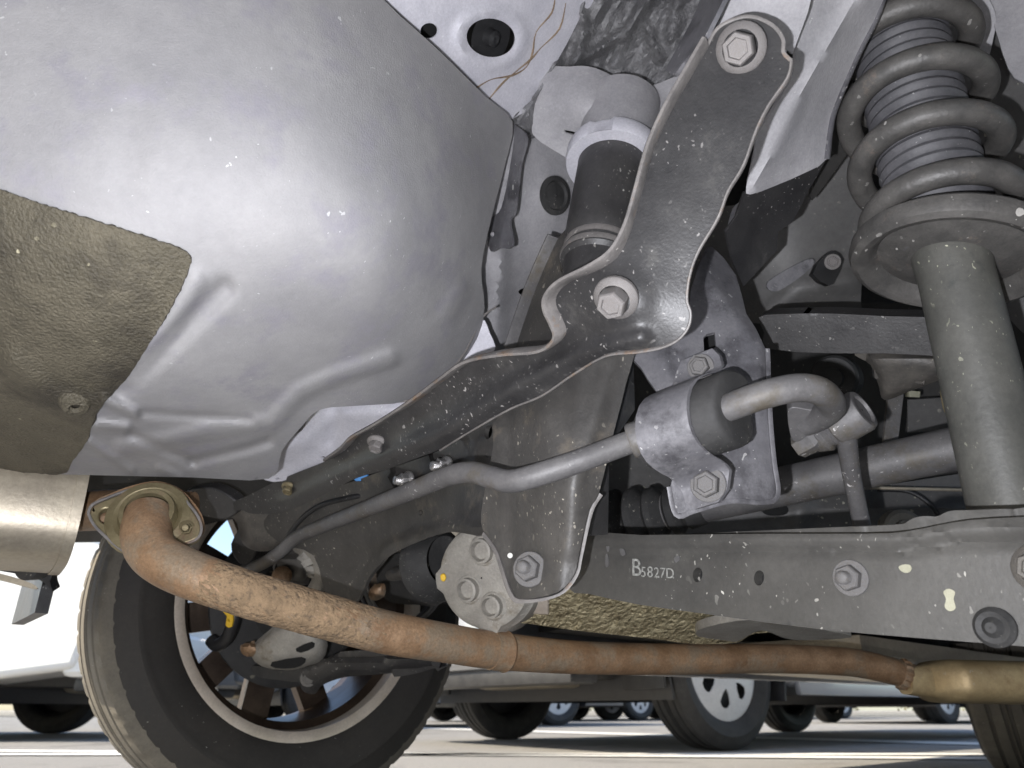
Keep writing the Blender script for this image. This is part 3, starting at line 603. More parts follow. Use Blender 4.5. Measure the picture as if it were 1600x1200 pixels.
# ------------------------------------------------------------------ plates at the top right
P2 = Field([(1105, 65, .52), (1240, 80, .53), (1270, -60, .50), (1140, -60, .50)])
sheet('body_bracket', [(1098, 78), (1120, 40), (1165, -70), (1285, -70), (1262, 20), (1238, 85), (1230, 78), (1222, 110), (1100, 100)], P2, M['primer'], car, .003, 12, rounded=False)
P1 = Field([(1045, 110, .53), (1140, -30, .49), (1100, 30, .505)])
sheet('bracket_flange', [(1042, 106), (1046, 114), (1054, 115), (1072, 92), (1104, 52), (1158, -70), (1120, -70), (1086, 20), (1060, 70)], P1, M['lav'], car, .003, 9)
P3 = Field([(1275, -70, .54), (1240, 80, .555), (1170, 300, .62), (1290, 250, .64), (1300, 180, .63), (1340, 80, .60), (1395, -70, .56)])
crease = [(1370, -40), (1318, 30), (1286, 85), (1250, 150), (1175, 300)]
p3 = sheet('rear_bracket', [(1284, -70), (1244, 80), (1236, 125), (1186, 205), (1180, 235), (1166, 292), (1172, 304), (1212, 290), (1262, 268), (1292, 248), (1297, 200), (1306, 165), (1340, 85), (1372, 20), (1400, -70)], P3, M['primer'], car, .003, 9,
           disp=lambda x, y: .016 * math.exp(-abs(pdist(x, y, crease)) / 26), k=2)
lip('bracket_edge', [(1292, 248), (1297, 200), (1306, 165), (1340, 85), (1372, 20), (1400, -70)], P3, .004, .004, M['lav'], p3, out=-1)
P4 = Field([(1165, 300, .66), (1290, 252, .68), (1160, 445, .70), (1220, 370, .70)])
sheet('lower_bracket', [(1164, 300), (1212, 286), (1292, 248), (1262, 300), (1240, 345), (1216, 362), (1214, 392), (1162, 447), (1146, 410), (1134, 362), (1150, 340)], P4, M['black'], car, .003, 10, rounded=False)
P5 = Field([(1290, 240, .76), (1365, 100, .72), (1365, 190, .76)])
sheet('rubber_hanger', [(1270, 300), (1300, 160), (1340, 80), (1372, 60), (1362, 150), (1360, 195), (1335, 225), (1280, 300)], P5, M['dark'], car, .006, 10)
sheet('bracket_tab', [(1137, 365), (1146, 325), (1166, 312), (1168, 330), (1152, 352), (1146, 378)], [(1137, 365, .74), (1160, 315, .74), (1166, 345, .74)], M['pan'], car, .003, 8)
# upper lateral arm
UA = Field([(1190, 495, .74), (1190, 545, .75), (1460, 495, .66), (1460, 555, .67)])
ua = sheet('upper_arm', [(1186, 496), (1215, 491), (1300, 490), (1380, 494), (1470, 496), (1560, 500), (1560, 562), (1460, 556), (1380, 552), (1300, 552), (1200, 545), (1194, 520)], UA, M['black2'], car, .028, 10, bevel=.004, k=2)
sheet('upper_arm_boss', [(1340, 552), (1460, 556), (1480, 585), (1452, 600), (1420, 612), (1382, 625), (1372, 600), (1360, 570)], [(1340, 552, .71), (1470, 556, .68), (1400, 620, .73)], M['barb'], ua, .03, 7, dome=.016, dw=22)
lathe('arm_bushing', W(1302, 592, .80), Vector((-.55, -.75, -.3)), [(-.03, .026), (.0, .026), (.004, .023), (.004, .012), (.012, .011), (.012, .001)], M['rubber'], ua, 32)
# drive shaft and its bellows
d0, d1 = W(1040, 800, .86), W(2000, 589, .60); dx = (d1 - d0).normalized(); DL = (d1 - d0).length
shaft = link('drive_shaft', lathe_mesh('drive_shaft', [(-.02, .021), (.02, .021), (DL, .0215), (DL, .001)], 32), M['bar'], car, aim(d0, dx))
pf_ = [(-.075, .030)]
for i in range(4):
    a = -.07 + i * .024; rr = .040 - .004 * i
    pf_ += [(a, rr - .008), (a + .006, rr), (a + .014, rr), (a + .019, rr - .006)]
pf_ += [(.028, .026), (.045, .023), (.047, .021)]
lathe('axle_boot', d0, dx, pf_, M['rubber'], shaft, 40)

# ------------------------------------------------------------------ lower arm with the stamped number
def planeF(p0, n):
    return lambda x, y: (p0 - CAM).dot(n) / U(x, y).dot(n)
aN = (FW * -1 + Vector((0, 0, -.10))).normalized()
ARM = planeF(W(1200, 900, .545), aN)
arm_top = [(903, 838), (1000, 836), (1100, 835), (1200, 834), (1300, 834), (1390, 833), (1440, 826), (1490, 816), (1550, 810), (1680, 806), (1860, 812)]
arm_bot = [(1860, 1020), (1680, 1018), (1600, 1010), (1500, 1002), (1400, 994), (1300, 985), (1200, 973), (1100, 959), (1000, 945), (920, 928), (886, 917)]
dsp = lambda x, y: g(x, y, [(903, 846), (1400, 842), (1490, 828), (1680, 822)], 10, .003) - .0025 * math.exp(-(pdist(x, y, [(903, 862), (1400, 862), (1490, 850), (1680, 845)]) / 8) ** 2)
arm = sheet('lower_arm', arm_top + arm_bot, ARM, M['arm'], car, .026, 9, holes=[ell(1090, 898, 7.5, 11.5, 20, 6), ell(1186, 903, 8, 12, 20, 6)], disp=dsp, k=2, bevel=.004)
bolt_on(ME_NUT, ARM, 1330, 903, 28, M['bar'], arm, .2, name='nut', mix=.1)
bolt_on(ME_BOLT, ARM, 1624, 888, 38, M['barb'], arm, .2, mix=.1)
lathe('plug_or_dark_backing', W(1556, 980, ARM(1556, 980)), aN, [(-.001, .0115), (.003, .0115), (.006, .009), (.005, .006), (.009, .003), (.009, .0003)], M['rubber'], arm, 28)
for hx, hy in ((1090, 898), (1186, 903)):
    sheet('hole_shade_disc', ell(hx + 2, hy, 11, 15, 16), lambda x, y: ARM(x, y) + .012, M['hole'], arm, .001, 12, rounded=False)  # black disc set inside each hole to paint its shade
for pl in ([(1404, 886), (1412, 882), (1422, 883), (1424, 890), (1418, 895), (1409, 893)], [(1474, 925), (1482, 920), (1492, 925), (1490, 936), (1493, 950), (1484, 955), (1476, 948), (1478, 936)],
           [(946, 868), (949, 866), (951, 880), (949, 886), (946, 884)], [(948, 838), (951, 842), (952, 858), (949, 862), (947, 852)], [(968, 858), (974, 858), (977, 866), (971, 868)], [(1053, 872), (1060, 868), (1062, 874), (1056, 879)]):
    sheet('paint_spot', pl, lambda x, y: ARM(x, y) - .0006, M['cream'] if pl[0][0] > 1300 else M['bar'], arm, .0005, 4)
def text(body, x, y, hpx, nm, parent, slant=0):
    c = bpy.data.curves.new(nm, 'FONT'); c.body = body; c.extrude = .0003; d = ARM(x, y); c.size = hpx * d / FPX * 1.38
    o = bpy.data.objects.new(nm, c); COL.objects.link(o); c.materials.append(M['stamp'])
    X = (W(x + 50, y, ARM(x + 50, y)) - W(x, y, d)); X = (W(x + 50, y + 3.5, ARM(x + 50, y + 3.5)) - W(x, y, d)).normalized(); Z = nrm(ARM, x, y); Y = Z.cross(X).normalized(); X = Y.cross(Z)
    m = Matrix((X, Y, Z)).transposed().to_4x4(); m.translation = W(x, y, d) + Z * .0015
    dg = bpy.context.evaluated_depsgraph_get(); me = bpy.data.meshes.new_from_object(o.evaluated_get(dg)); bpy.data.objects.remove(o)
    q = bpy.data.objects.new(nm, me); COL.objects.link(q); return par(q, parent, m)
for ch, x, y, h in (('B', 988, 899, 27), ('5', 1003, 901, 16), ('8', 1013, 901.5, 17), ('2', 1023.5, 902, 16), ('7', 1033, 902.5, 16), ('D', 1042, 903, 16), ('.', 1052, 903.5, 16)):
    text(ch, x, y, h, 'stamped_number', arm)

# ------------------------------------------------------------------ differential
DF = (W(688, 905, .76) - W(800, 895, .86)).normalized()
DN = (Vector((-.42, -.86, -.28))).normalized(); dc = W(762, 900, .80)
diff = lathe('differential', dc, DN, [(-.14, .058), (-.05, .060), (-.004, .059), (.0, .056), (.010, .054), (.014, .048), (.015, .001)], M['cast'], car, 48,
             mod=lambda i, k: .006 if i in (1, 2, 3, 4) and k % 12 in (0, 1, 11) else 0)
for x, y, s in ((748, 862, 1.0), (724, 924, .95), (772, 946, .9), (800, 850, .9)):
    pz = (W(x, y, .78) - dc); pz = dc + pz - DN * pz.dot(DN) + DN * .013
    lathe('drain_plug', pz, DN, [(-.004, .0175 * s), (.001, .0175 * s), (.003, .015 * s), (.003, .0135 * s), (.010, .013 * s), (.011, .0105 * s), (.004, .009 * s), (.004, .0003)], M['cast'], diff, 28)
HS = Field([(830, 940, .80), (1050, 960, .84), (1190, 975, .88), (840, 1000, .84), (1150, 1005, .90)])
hs = sheet('axle_housing', [(790, 962), (800, 930), (830, 915), (900, 920), (1050, 945), (1200, 965), (1260, 985), (1180, 990), (1150, 1004), (1080, 1006), (1020, 998), (900, 985), (830, 975), (800, 972)], HS, M['castb'], car, .05, 8,
           disp=lambda x, y: .006 * math.exp(-((x - 845) / 14) ** 2) + .003 * math.sin(x * .35 + 2 * math.sin(y * .3)) * math.sin(y * .45 + math.sin(x * .2)))
sheet('housing_block', [(830, 925), (858, 928), (858, 962), (830, 960)], lambda x, y: HS(x, y) - .012, M['rim'], hs, .02, 8, rounded=False, bevel=.002)
sheet('stay', [(1090, 985), (1180, 968), (1290, 985), (1330, 996), (1240, 1000), (1190, 985), (1150, 1003), (1110, 1005)], [(1090, 985, .84), (1330, 996, .84), (1180, 1000, .88)], M['cast'], car, .01, 8)

# ------------------------------------------------------------------ exhaust
ex = [(232, 806, .715), (229, 838, .69), (243, 868, .672), (290, 894, .662), (380, 926, .662), (480, 955, .68), (600, 987, .71), (700, 1005, .748), (780, 1017, .785), (900, 1027, .84), (1050, 1030, .90), (1200, 1029, .955), (1320, 1034, .99), (1385, 1046, 1.0), (1425, 1058, 1.0), (1460, 1064, 1.0)]
pipe = tube('exhaust_pipe', ex, [.0225] * 2 + [.0212] * 2 + [.0202] * 3 + [.0192] * 2 + [.0182] * 3 + [.0182, .018, .0175, .0175], M['rust'], car, 28, 7)
# mud crust on the middle of the pipe: a thin uneven skin over its camera side
q = [Vector(v) for v in crom([tuple(W(*p)) for p in ex], 16)]; seg = [p for p in q if -.30 < p.x < -.09 and p.y > 0 and p.z < .36]
P_, T_, N_ = frames(seg); V = []; Fc = []; nA = 40; r2 = random.Random(3)
i0 = 34
for i, p in enumerate(P_):
    tc = (CAM - p).normalized(); tc = (tc - T_[i] * tc.dot(T_[i])).normalized(); sd = T_[i].cross(tc)
    for k in range(nA):
        a = -1.75 + 3.5 * k / (nA - 1); edge = min(i / 9, (len(P_) - 1 - i) / 22, 1) * min(1, (1.75 - abs(a)) * 2.5)
        n_ = math.sin(i * 1.7 + 3 * math.sin(k * .8)) * math.sin(k * 1.9 + 2 * math.sin(i * .9)) + .5 * math.sin(i * 3.3 + k * 2.1)
        rr = .0206 + edge * (.0001 + .0002 * n_ + r2.uniform(-.0003, .0003)) - (1 - edge) * .0012 - (.0005 if n_ < -.75 else 0)
        V.append(p + (tc * math.cos(a) + sd * math.sin(a)) * rr)
for i in range(len(P_) - 1):
    for k in range(nA - 1):
        a = i * nA + k; Fc.append([a, a + 1, a + nA + 1, a + nA])
me = mesh('mud_crust', V, Fc, 70); fixn(me); mc = link('mud_crust', me, M['mud'], pipe); tag(mc, kind='stuff')
jn = [Vector(v) for v in crom([tuple(W(*p)) for p in ex], 10)]
jp = min(jn, key=lambda p: (p - W(783, 1017, .787)).length); ji = jn.index(jp)
lathe('slip_joint', jp, jn[ji + 1] - jn[ji - 1], [(-.012, .0188), (-.012, .0200), (.004, .0204), (.007, .0216), (.010, .0204), (.011, .0185)], M['rust'], pipe, 40)
jp = min(jn, key=lambda p: (p - W(1412, 1054, 1.0)).length); ji = jn.index(jp)
lathe('weld_bead', jp, jn[ji + 1] - jn[ji - 1], [(-.006, .017), (-.005, .0190), (0, .0205), (.005, .0190), (.006, .017)], M['rust'], pipe, 40, mod=lambda i, k: .001 * (k % 3 - 1) if i in (1, 2, 3) else 0)
FLG = Field([(150, 805, .70), (312, 820, .715), (240, 760, .735), (210, 860, .69)])
fo = [(140, 802), (146, 790), (165, 781), (200, 768), (238, 761), (272, 770), (296, 792), (311, 815), (312, 834), (300, 845), (262, 855), (212, 866), (190, 857), (152, 824)]
fl = sheet('exhaust_flange', fo, FLG, M['gold'], pipe, .009, 8, holes=[ell(166, 806, 12, 12, 18), ell(291, 824, 8, 9, 16)], bevel=.0015)
lip('flange_edge', fo + fo[:1], FLG, .0015, .002, M['edge'], fl, out=-1)
fb = Field([(150, 805, .715), (312, 820, .73), (240, 760, .75), (210, 860, .705)])
sheet('mating_flange', [(p[0] + 5, p[1] - 9) for p in fo], fb, M['rust'], pipe, .008, 9)
fn = nrm(FLG, 225, 810)
lathe('collar', W(232, 808, .712), fn, [(-.005, .040), (.002, .038), (.004, .031), (.002, .027), (.012, .0245), (.012, .02)], M['gold'], fl, 36)
bolt(ME_LONG, W(291, 826, .712), fn + Vector((.1, 0, -.4)), .008, M['gold'], fl, .3, 'stud')
bolt(ME_LONG, W(166, 812, .72), fn + Vector((.1, 0, -.4)), .008, M['rust'], fl, .3, 'stud')
# resonator at the right, a flattened can
rc = W(1445, 1064, 1.0); rd = (FW * .9 + RT * .42).normalized(); rd = (W(1640, 1068, 1.02) - rc).normalized()
V = []; Fc = []; n2 = 36
for t, a, b in ((-.03, .0175, .0175), (.0, .020, .021), (.016, .05, .0265), (.03, .06, .0275), (.3, .06, .0275), (.33, .05, .022)):
    sdv = rd.cross(UP).normalized(); upv = sdv.cross(rd)
    for k in range(n2):
        an = 2 * math.pi * k / n2; c_, s_ = math.cos(an), math.sin(an)
        V.append(rc + rd * t + sdv * a * math.copysign(abs(c_) ** .7, c_) + upv * b * math.copysign(abs(s_) ** .6, s_))
for i in range(5):
    for k in range(n2):
        a, b = i * n2 + k, i * n2 + (k + 1) % n2; Fc.append([a, b, b + n2, a + n2])
Fc += [list(range(n2))[::-1], [len(V) - n2 + k for k in range(n2)]]
me = mesh('resonator', V, Fc, 40); fixn(me); link('resonator', me, M['rustpale'], car)
# muffler at the left edge
mz0 = W(108, 812, .80); md = Vector((-1, -.70, -.03)).normalized(); mu = (UP - md * UP.dot(md)).normalized(); ms = md.cross(mu)
V = []; Fc = []
for t, s_ in ((-.004, .90), (-.004, 1.03), (.006, 1.03), (.006, 1.0), (.30, 1.0), (.36, .9)):
    for k in range(n2):
        an = 2 * math.pi * k / n2; c_, q_ = math.cos(an), math.sin(an)
        V.append(mz0 + md * t + (ms * .085 * math.copysign(abs(c_) ** .62, c_) + mu * .054 * math.copysign(abs(q_) ** .62, q_)) * s_)
for i in range(5):
    for k in range(n2):
        a, b = i * n2 + k, i * n2 + (k + 1) % n2; Fc.append([a, b, b + n2, a + n2])
Fc += [list(range(n2))[::-1], [len(V) - n2 + k for k in range(n2)]]
me = mesh('muffler', V, Fc, 35); fixn(me); muf = link('muffler', me, M['muff'], car)
tube('inlet_pipe', [(300, 800, .80), (220, 795, .80), (110, 800, .82)], .022, M['rust'], muf, 20, 4)
hang = sheet('muffler_hanger', [(-80, 880), (0, 892), (60, 905), (82, 925), (78, 908), (86, 880), (40, 872), (-80, 862)], [(-80, 870, .80), (80, 880, .82), (80, 925, .82)], M['plastic'], car, .02, 9)
sheet('hanger_plate', [(-80, 882), (0, 896), (50, 912), (54, 920), (0, 906), (-80, 890)], [(-80, 884, .78), (54, 912, .80), (0, 908, .79)], M['muff'], hang, .004, 9)
lathe('hanger_rubber', W(42, 878, .81), Vector((-.3, -.9, -.2)), [(-.02, .02), (.0, .02), (.004, .016), (.004, .0005)], M['rubber'], hang, 24)

# ------------------------------------------------------------------ wheels of the car
def tyre_prof(ro, ri, wd, ribs=True):
    h = wd / 2; p = [(-h * .80, ri), (-h * .88, ri + .012), (-h * .99, ri + (ro - ri) * .38), (-h, ri + (ro - ri) * .46), (-h * 1.012, ri + (ro - ri) * .48), (-h * 1.012, ri + (ro - ri) * .54), (-h * .995, ri + (ro - ri) * .56), (-h * .97, ri + (ro - ri) * .72), (-h * .90, ro - .018), (-h * .84, ro - .007)]
    if ribs:
        q = [-.78, -.50, -.47, -.41, -.38, -.13, -.10, -.04, -.01, .01, .04, .10, .13, .38, .41, .47, .50, .78]
        gz = {2: 1, 3: 1, 6: 1, 7: 1, 10: 1, 11: 1, 14: 1, 15: 1}
        for i, a in enumerate(q): p.append((a * h, ro - .004 * a * a - (.007 if i in gz else 0)))
    p += [(-a, r) for a, r in p[:10][::-1]]
    return p
def make_tyre(name, ro, ri, wd, n, groove=True):
    pr = tyre_prof(ro, ri, wd); m = len(pr)
    sh = {8, 9, 10, m - 9, m - 10, m - 11}
    md_ = (lambda i, k: -.0022 if i in sh and k % 6 == 0 else 0) if groove else None
    me = lathe_mesh(name, pr, n, md_); return me
def rim_profile(ri, wd):
    h = wd / 2        # +z is the inboard side
    return [(h * .86, ri + .002), (h * .90, ri + .004), (h * .90, ri - .006), (h * .86, ri - .012), (h * .60, ri - .014), (h * .5, ri - .026), (-h * .70, ri - .030), (-h * .84, ri - .012), (-h * .92, ri - .004), (-h * .92, ri + .006), (-h * .86, ri + .006)]
def spoke_mesh(name, nsp, r0, r1, z0, wd0, wd1, th, k):
    a = 2 * math.pi * k / nsp; d = Vector((math.cos(a), math.sin(a), 0)); t = Vector((-math.sin(a), math.cos(a), 0)); V = []; F = []
    for r, hw, z in ((r0, wd0, z0 + .012), ((r0 + r1) / 2, (wd0 + wd1) / 2 * .85, z0 + .004), (r1, wd1, z0)):
        for sx_ in (-1, 1):
            for sz in (0, th): V.append(d * r + t * hw * sx_ + UP * (z + sz))
    for i in range(2):
        b = i * 4
        for p_, q_ in ((0, 1), (1, 3), (3, 2), (2, 0)): F.append([b + p_, b + q_, b + 4 + q_, b + 4 + p_])
    F += [[0, 1, 3, 2], [8, 10, 11, 9]]
    me = mesh(name, V, F, 30); fixn(me); return me
RO, RI, WD = .318, .214, .175
ME_TYRE = make_tyre('tyre', RO, RI, WD, 360); ME_TYRE.materials.append(M['tyre']); ME_TYRE.materials.append(M['tyred'])
for p_ in ME_TYRE.polygons:
    c = p_.center
    if math.hypot(c.x, c.y) > RO - .0165: p_.material_index = 1
ME_RIM = lathe_mesh('rim', rim_profile(RI, WD), 96); ME_RIM.materials.append(M['rimdark']); ME_RIM.materials.append(M['rim'])
for p_ in ME_RIM.polygons:
    if p_.center.z > WD / 2 * .58: p_.material_index = 1
def car_wheel(center, inward, parent, spin=0):
    m = aim(center, inward, spin)
    t = link('wheel', ME_TYRE, None, parent, m); t.name = 'wheel'
    r_ = link('rim', ME_RIM, None, t, m)
    for k in range(10):
        link('spoke', spoke_mesh('spoke', 10, .05, RI - .028, -WD / 2 * .80, .034, .024, .022, k), M['rimdark'], t, m)
    link('hub', lathe_mesh('hub', [(-.085, .001), (-.085, .06), (-.03, .075), (.0, .05), (.02, .045), (.02, .001)], 32), M['rust'], t, m)
    link('brake_disc', lathe_mesh('brake_disc', [(-.02, .07), (-.02, .135), (-.004, .138), (.0, .13), (.004, .07), (.03, .05), (.03, .001)], 64), M['dark'], t, m)
    return t
wc = WLC.copy()
wl = car_wheel(wc - RT * WD / 2, RT, car, .2)
FLc = W(1580, 1100, 1.98); FLc.z = .318
car_wheel(FLc, Vector((math.cos(R(35)), -math.sin(R(35)), 0)), car, .1)
wr_ = CP(.80, 0, .328) ; car_wheel(wr_, -RT, car)
car_wheel(CP(.80, 2.62, .328), -RT, car)
# caliper, knuckle and links in the left rear wheel
def pxs(name, ol, d, mt, parent, th, bev=.006, step=7, tilt=0, dome=.0, dw=12):
    f = ctrl = [(ol[0][0], ol[0][1], d), (ol[0][0] + 50, ol[0][1], d - tilt), (ol[0][0], ol[0][1] + 50, d)]
    return sheet(name, ol, f, mt, parent, th, step, bevel=0 if dome else bev, k=2, dome=dome, dw=dw)
cal = pxs('brake_caliper', [(392, 1012), (420, 985), (455, 960), (500, 985), (512, 1008), (500, 1036), (468, 1046), (425, 1046), (398, 1034)], 1.13, M['cast'], car, .07, dome=.03, dw=26)
pxs('caliper_pin', [(376, 1008), (392, 1004), (404, 1012), (402, 1024), (386, 1026), (377, 1020)], 1.12, M['rust'], cal, .02, .004, 5, dome=.012, dw=8)
pxs('caliper_window_shade', [(424, 1036), (470, 1028), (476, 1036), (460, 1044), (430, 1044)], 1.094, M['hole'], cal, .004, 0, 6)  # black patch painted as the shaded opening in the caliper
pxs('caliper_window_shade', [(462, 1014), (486, 1004), (490, 1012), (470, 1020)], 1.094, M['hole'], cal, .004, 0, 6)  # second black patch, shade of an opening put in as colour
LA = [(467, 1062), (474, 1044), (492, 1038), (520, 1028), (600, 1026), (660, 1020), (690, 1014), (700, 1028), (660, 1044), (600, 1053), (540, 1058), (505, 1070), (492, 1084), (474, 1080)]
la = sheet('trailing_link', LA, [(470, 1062, 1.10), (700, 1020, .98), (560, 1060, 1.06)], M['black2'], car, .03, 7, dome=.018, dw=12)
bolt(ME_SMALL, W(482, 1060, 1.083), CAM - W(482, 1060, 1.1), .012, M['barb'], la, .2)
sheet('link_shackle', [(395, 1040), (440, 1048), (480, 1044), (478, 1064), (430, 1062), (400, 1056)], [(395, 1040, 1.16), (480, 1044, 1.12), (430, 1062, 1.14)], M['dark'], la, .03, 10)
kn = sheet('knuckle', [(455, 850), (480, 842), (505, 870), (512, 905), (500, 930), (478, 925), (488, 900), (478, 872), (462, 864)], [(455, 850, 1.04), (505, 870, 1.02), (500, 930, 1.05)], M['cast'], car, .03, 4, dome=.018, dw=11)
sheet('knuckle_arm', [(430, 872), (470, 866), (480, 880), (478, 905), (450, 910), (430, 900)], [(430, 872, 1.10), (480, 870, 1.08), (450, 910, 1.1)], M['barb'], kn, .05, 6, dome=.02, dw=14)
lathe('knuckle_bushing', W(440, 900, 1.06), Vector((.2, -.95, -.2)), [(-.03, .014), (0, .014), (.002, .012), (.006, .006), (.006, .0005)], M['rust'], kn, 20)
abs_ = tube('brake_hose', [(370, 938, 1.13), (366, 965, 1.12), (356, 995, 1.12), (340, 1008, 1.13), (330, 1000, 1.14)], .010, M['plastic'], car, 14, 5)
pxs('hose_tag', [(347, 955), (358, 951), (364, 960), (362, 980), (352, 978), (354, 963)], 1.105, M['yellow'], abs_, .006, .001, 6)
sd2 = sheet('splash_shield', [(590, 880), (640, 862), (690, 870), (690, 940), (650, 945), (600, 935)], [(590, 880, 1.18), (690, 870, 1.10), (640, 945, 1.15)], M['dark'], car, .01, 10)
for x0_, mt in ((628, 'boot'), (643, 'rotor'), (655, 'zinc')):
    lathe('brake_drum_ring', W(600, 905, 1.20), RT + Vector((0, 0, -.05)), [(.04 + .012 * (x0_ - 628) / 12, .07), (.04 + .012 * (x0_ - 628) / 12, .0725), (.046 + .012 * (x0_ - 628) / 12, .0725), (.046 + .012 * (x0_ - 628) / 12, .07)], M[mt], sd2, 40)
sheet('link_end', [(576, 925), (584, 915), (600, 912), (602, 928), (590, 938), (578, 936)], [(576, 925, 1.0), (600, 912, 1.0), (590, 938, 1.0)], M['rust'], car, .02, 5, dome=.012, dw=10)
sheet('rear_link', [(612, 888), (690, 868), (700, 890), (640, 905), (606, 906)], [(612, 888, 1.05), (700, 868, .98), (640, 905, 1.03)], M['barb'], car, .025, 7, dome=.02, dw=14)
lathe('output_flange', W(684, 880, .90), -RT, [(-.02, .03), (.0, .045), (.006, .047), (.014, .047), (.02, .03), (.02, .001)], M['rubber'], car, 36)
pxs('paint_mark', [(688, 899), (694, 897), (697, 903), (694, 909), (689, 907)], .80, M['yellow'], diff, .004, .001, 4)
# dark members above the left wheel
sheet('rear_side_rail', [(40, 728), (240, 728), (440, 735), (440, 800), (340, 815), (250, 840), (165, 847), (90, 848), (40, 850)], [(40, 735, 1.12), (430, 735, 1.05), (165, 847, 1.20)], M['dark'], car, .03, 10, rounded=False)
sheet('floor_tunnel', [(430, 700), (600, 640), (840, 560), (850, 770), (640, 800), (430, 815)], [(430, 700, 1.30), (840, 560, 1.15), (640, 800, 1.32)], M['dark'], car, .01, 16, rounded=False)
sheet('left_arm', [(330, 770), (420, 790), (455, 812), (440, 850), (410, 862), (380, 850), (365, 810), (320, 800)], [(330, 770, 1.12), (455, 812, 1.08), (380, 860, 1.12)], M['barb'], car, .03, 7, dome=.02, dw=18)
sheet('left_bracket', [(282, 772), (330, 762), (372, 788), (352, 812), (300, 800)], [(282, 772, 1.0), (372, 788, .98), (320, 812, 1.0)], M['black2'], car, .02, 9, bevel=.003)
sheet('left_hanger', [(360, 850), (395, 800), (408, 820), (398, 868), (378, 884)], [(360, 850, 1.16), (400, 800, 1.14), (378, 884, 1.16)], M['black2'], car, .02, 9, bevel=.003)
lathe('left_strut', CP(-.52, .02, .36), Vector((.02, 0, 1)), [(0, .026), (.4, .026), (.4, .001)], M['black2'], car, 32)
wire = tube('brake_line', [(590, 770, .93), (545, 778, .94), (500, 790, .96), (470, 812, .98), (450, 840, 1.0), (440, 870, 1.02)], .0035, M['plastic'], car, 10, 6)
pxs('blue_clip', [(552, 745), (562, 739), (574, 741), (572, 750), (556, 752)], .93, M['blue'], wire, .008, .001, 5)

# ------------------------------------------------------------------ panels behind the strut
WH = Field([(1080, 380, .98), (1330, 350, .92), (1330, 500, .95), (1150, 520, 1.0), (1240, 430, .94)])
wh = sheet('wheelhouse_panel', [(1060, 330), (1150, 320), (1260, 250), (1345, 250), (1345, 470), (1340, 505), (1180, 505), (1080, 480)], WH, M['tank'], car, .002, 14,
           disp=lambda x, y: g(x, y, [(1190, 500), (1250, 455), (1330, 440)], 18, .012))
pxs('clip', [(1270, 428), (1290, 398), (1304, 392), (1318, 406), (1306, 436), (1296, 446)], .90, M['plastic'], wh, .012, .002, 6)
bolt(ME_SMALL, W(1301, 409, .885), CAM - W(1301, 409, .885), .0095, M['zinc'], wh, .2)
sheet('floor_edge', [(1200, 440), (1262, 405), (1268, 418), (1215, 455)], [(1200, 440, .91), (1262, 405, .9), (1215, 455, .91)], M['lav'], wh, .004, 8)
WL = Field([(1420, -80, .80), (1680, -80, .72), (1680, 380, .72), (1540, 330, .78), (1430, 150, .84)])
wl2 = sheet('inner_wing', [(1380, -80), (1700, -80), (1700, 520), (1560, 480), (1500, 300), (1420, 120)], WL, M['tank'], car, .002, 14, disp=lambda x, y: g(x, y, [(1560, 60), (1600, 110)], 14, .01))
sheet('hanger_tab', [(1505, 0), (1530, -20), (1555, 20), (1552, 60), (1540, 95), (1520, 70), (1512, 40)], [(1505, 0, .72), (1555, 20, .71), (1540, 95, .73)], M['primer'], wl2, .003, 8)
sheet('inner_wing_plate', [(1540, -80), (1700, -80), (1700, 90), (1600, 130), (1560, 60)], [(1540, -80, .72), (1700, -80, .68), (1600, 130, .70)], M['primer'], wl2, .003, 12)
RP = Field([(1000, 740, 1.05), (1540, 700, .98), (1540, 840, .95), (1000, 840, 1.0)])
tankp = sheet('fuel_tank', [(940, 700), (1100, 690), (1240, 780), (1500, 740), (1620, 740), (1620, 900), (940, 900)], RP, M['tank'], car, .004, 14, rounded=False,
              disp=lambda x, y: g(x, y, [(1000, 800), (1600, 790)], 18, .012) + g(x, y, [(1240, 860), (1260, 760)], 14, .01))
tube('tank_strap', [(1370, 765, .95), (1420, 768, .94), (1455, 790, .93), (1470, 812, .93)], .003, M['plastic'], tankp, 8, 5)
tube('brake_pipe', [(1355, 762, .93), (1440, 764, .92), (1530, 766, .92)], .0022, M['muff'], tankp, 8, 4)
lathe('tank_bush', W(1412, 825, .88), Vector((-.2, -.9, -.2)), [(-.03, .022), (0, .022), (.003, .018), (.002, .010), (.008, .009), (.008, .0004)], M['cast'], tankp, 28)
sheet('tank_clip', [(1188, 790), (1225, 788), (1230, 802), (1200, 804)], lambda x, y: RP(x, y) - .02, M['hole'], tankp, .003, 8)
BKP = Field([(1180, 500, 1.1), (1640, 500, 1.05), (1640, 760, 1.05), (1180, 760, 1.12)])
bkp = sheet('rear_seat_pan', [(940, 480), (1700, 470), (1700, 780), (940, 780)], BKP, M['dark'], car, .004, 20, rounded=False)
tube('wire_loop', [(1500, 655, .60), (1486, 648, .60), (1478, 640, .60), (1473, 615, .60), (1474, 602, .60), (1484, 620, .60), (1493, 640, .60)], .0018, M['gold'], strut, 8, 5)
sheet('connector', [(1420, 610), (1438, 612), (1437, 621), (1420, 620)], [(1420, 610, .95), (1438, 610, .95), (1430, 621, .95)], M['cream'], bkp, .01, 6, rounded=False)
sheet('stay_plate', [(1388, 620), (1412, 616), (1402, 698), (1380, 700)], [(1388, 620, .85), (1412, 616, .85), (1400, 700, .86)], M['bar'], car, .004, 9, rounded=False)
sheet('tank_guard', [(1418, 625), (1500, 620), (1500, 672), (1418, 676)], [(1418, 625, .98), (1500, 620, .96), (1460, 676, .98)], M['tank'], bkp, .004, 12, rounded=False)
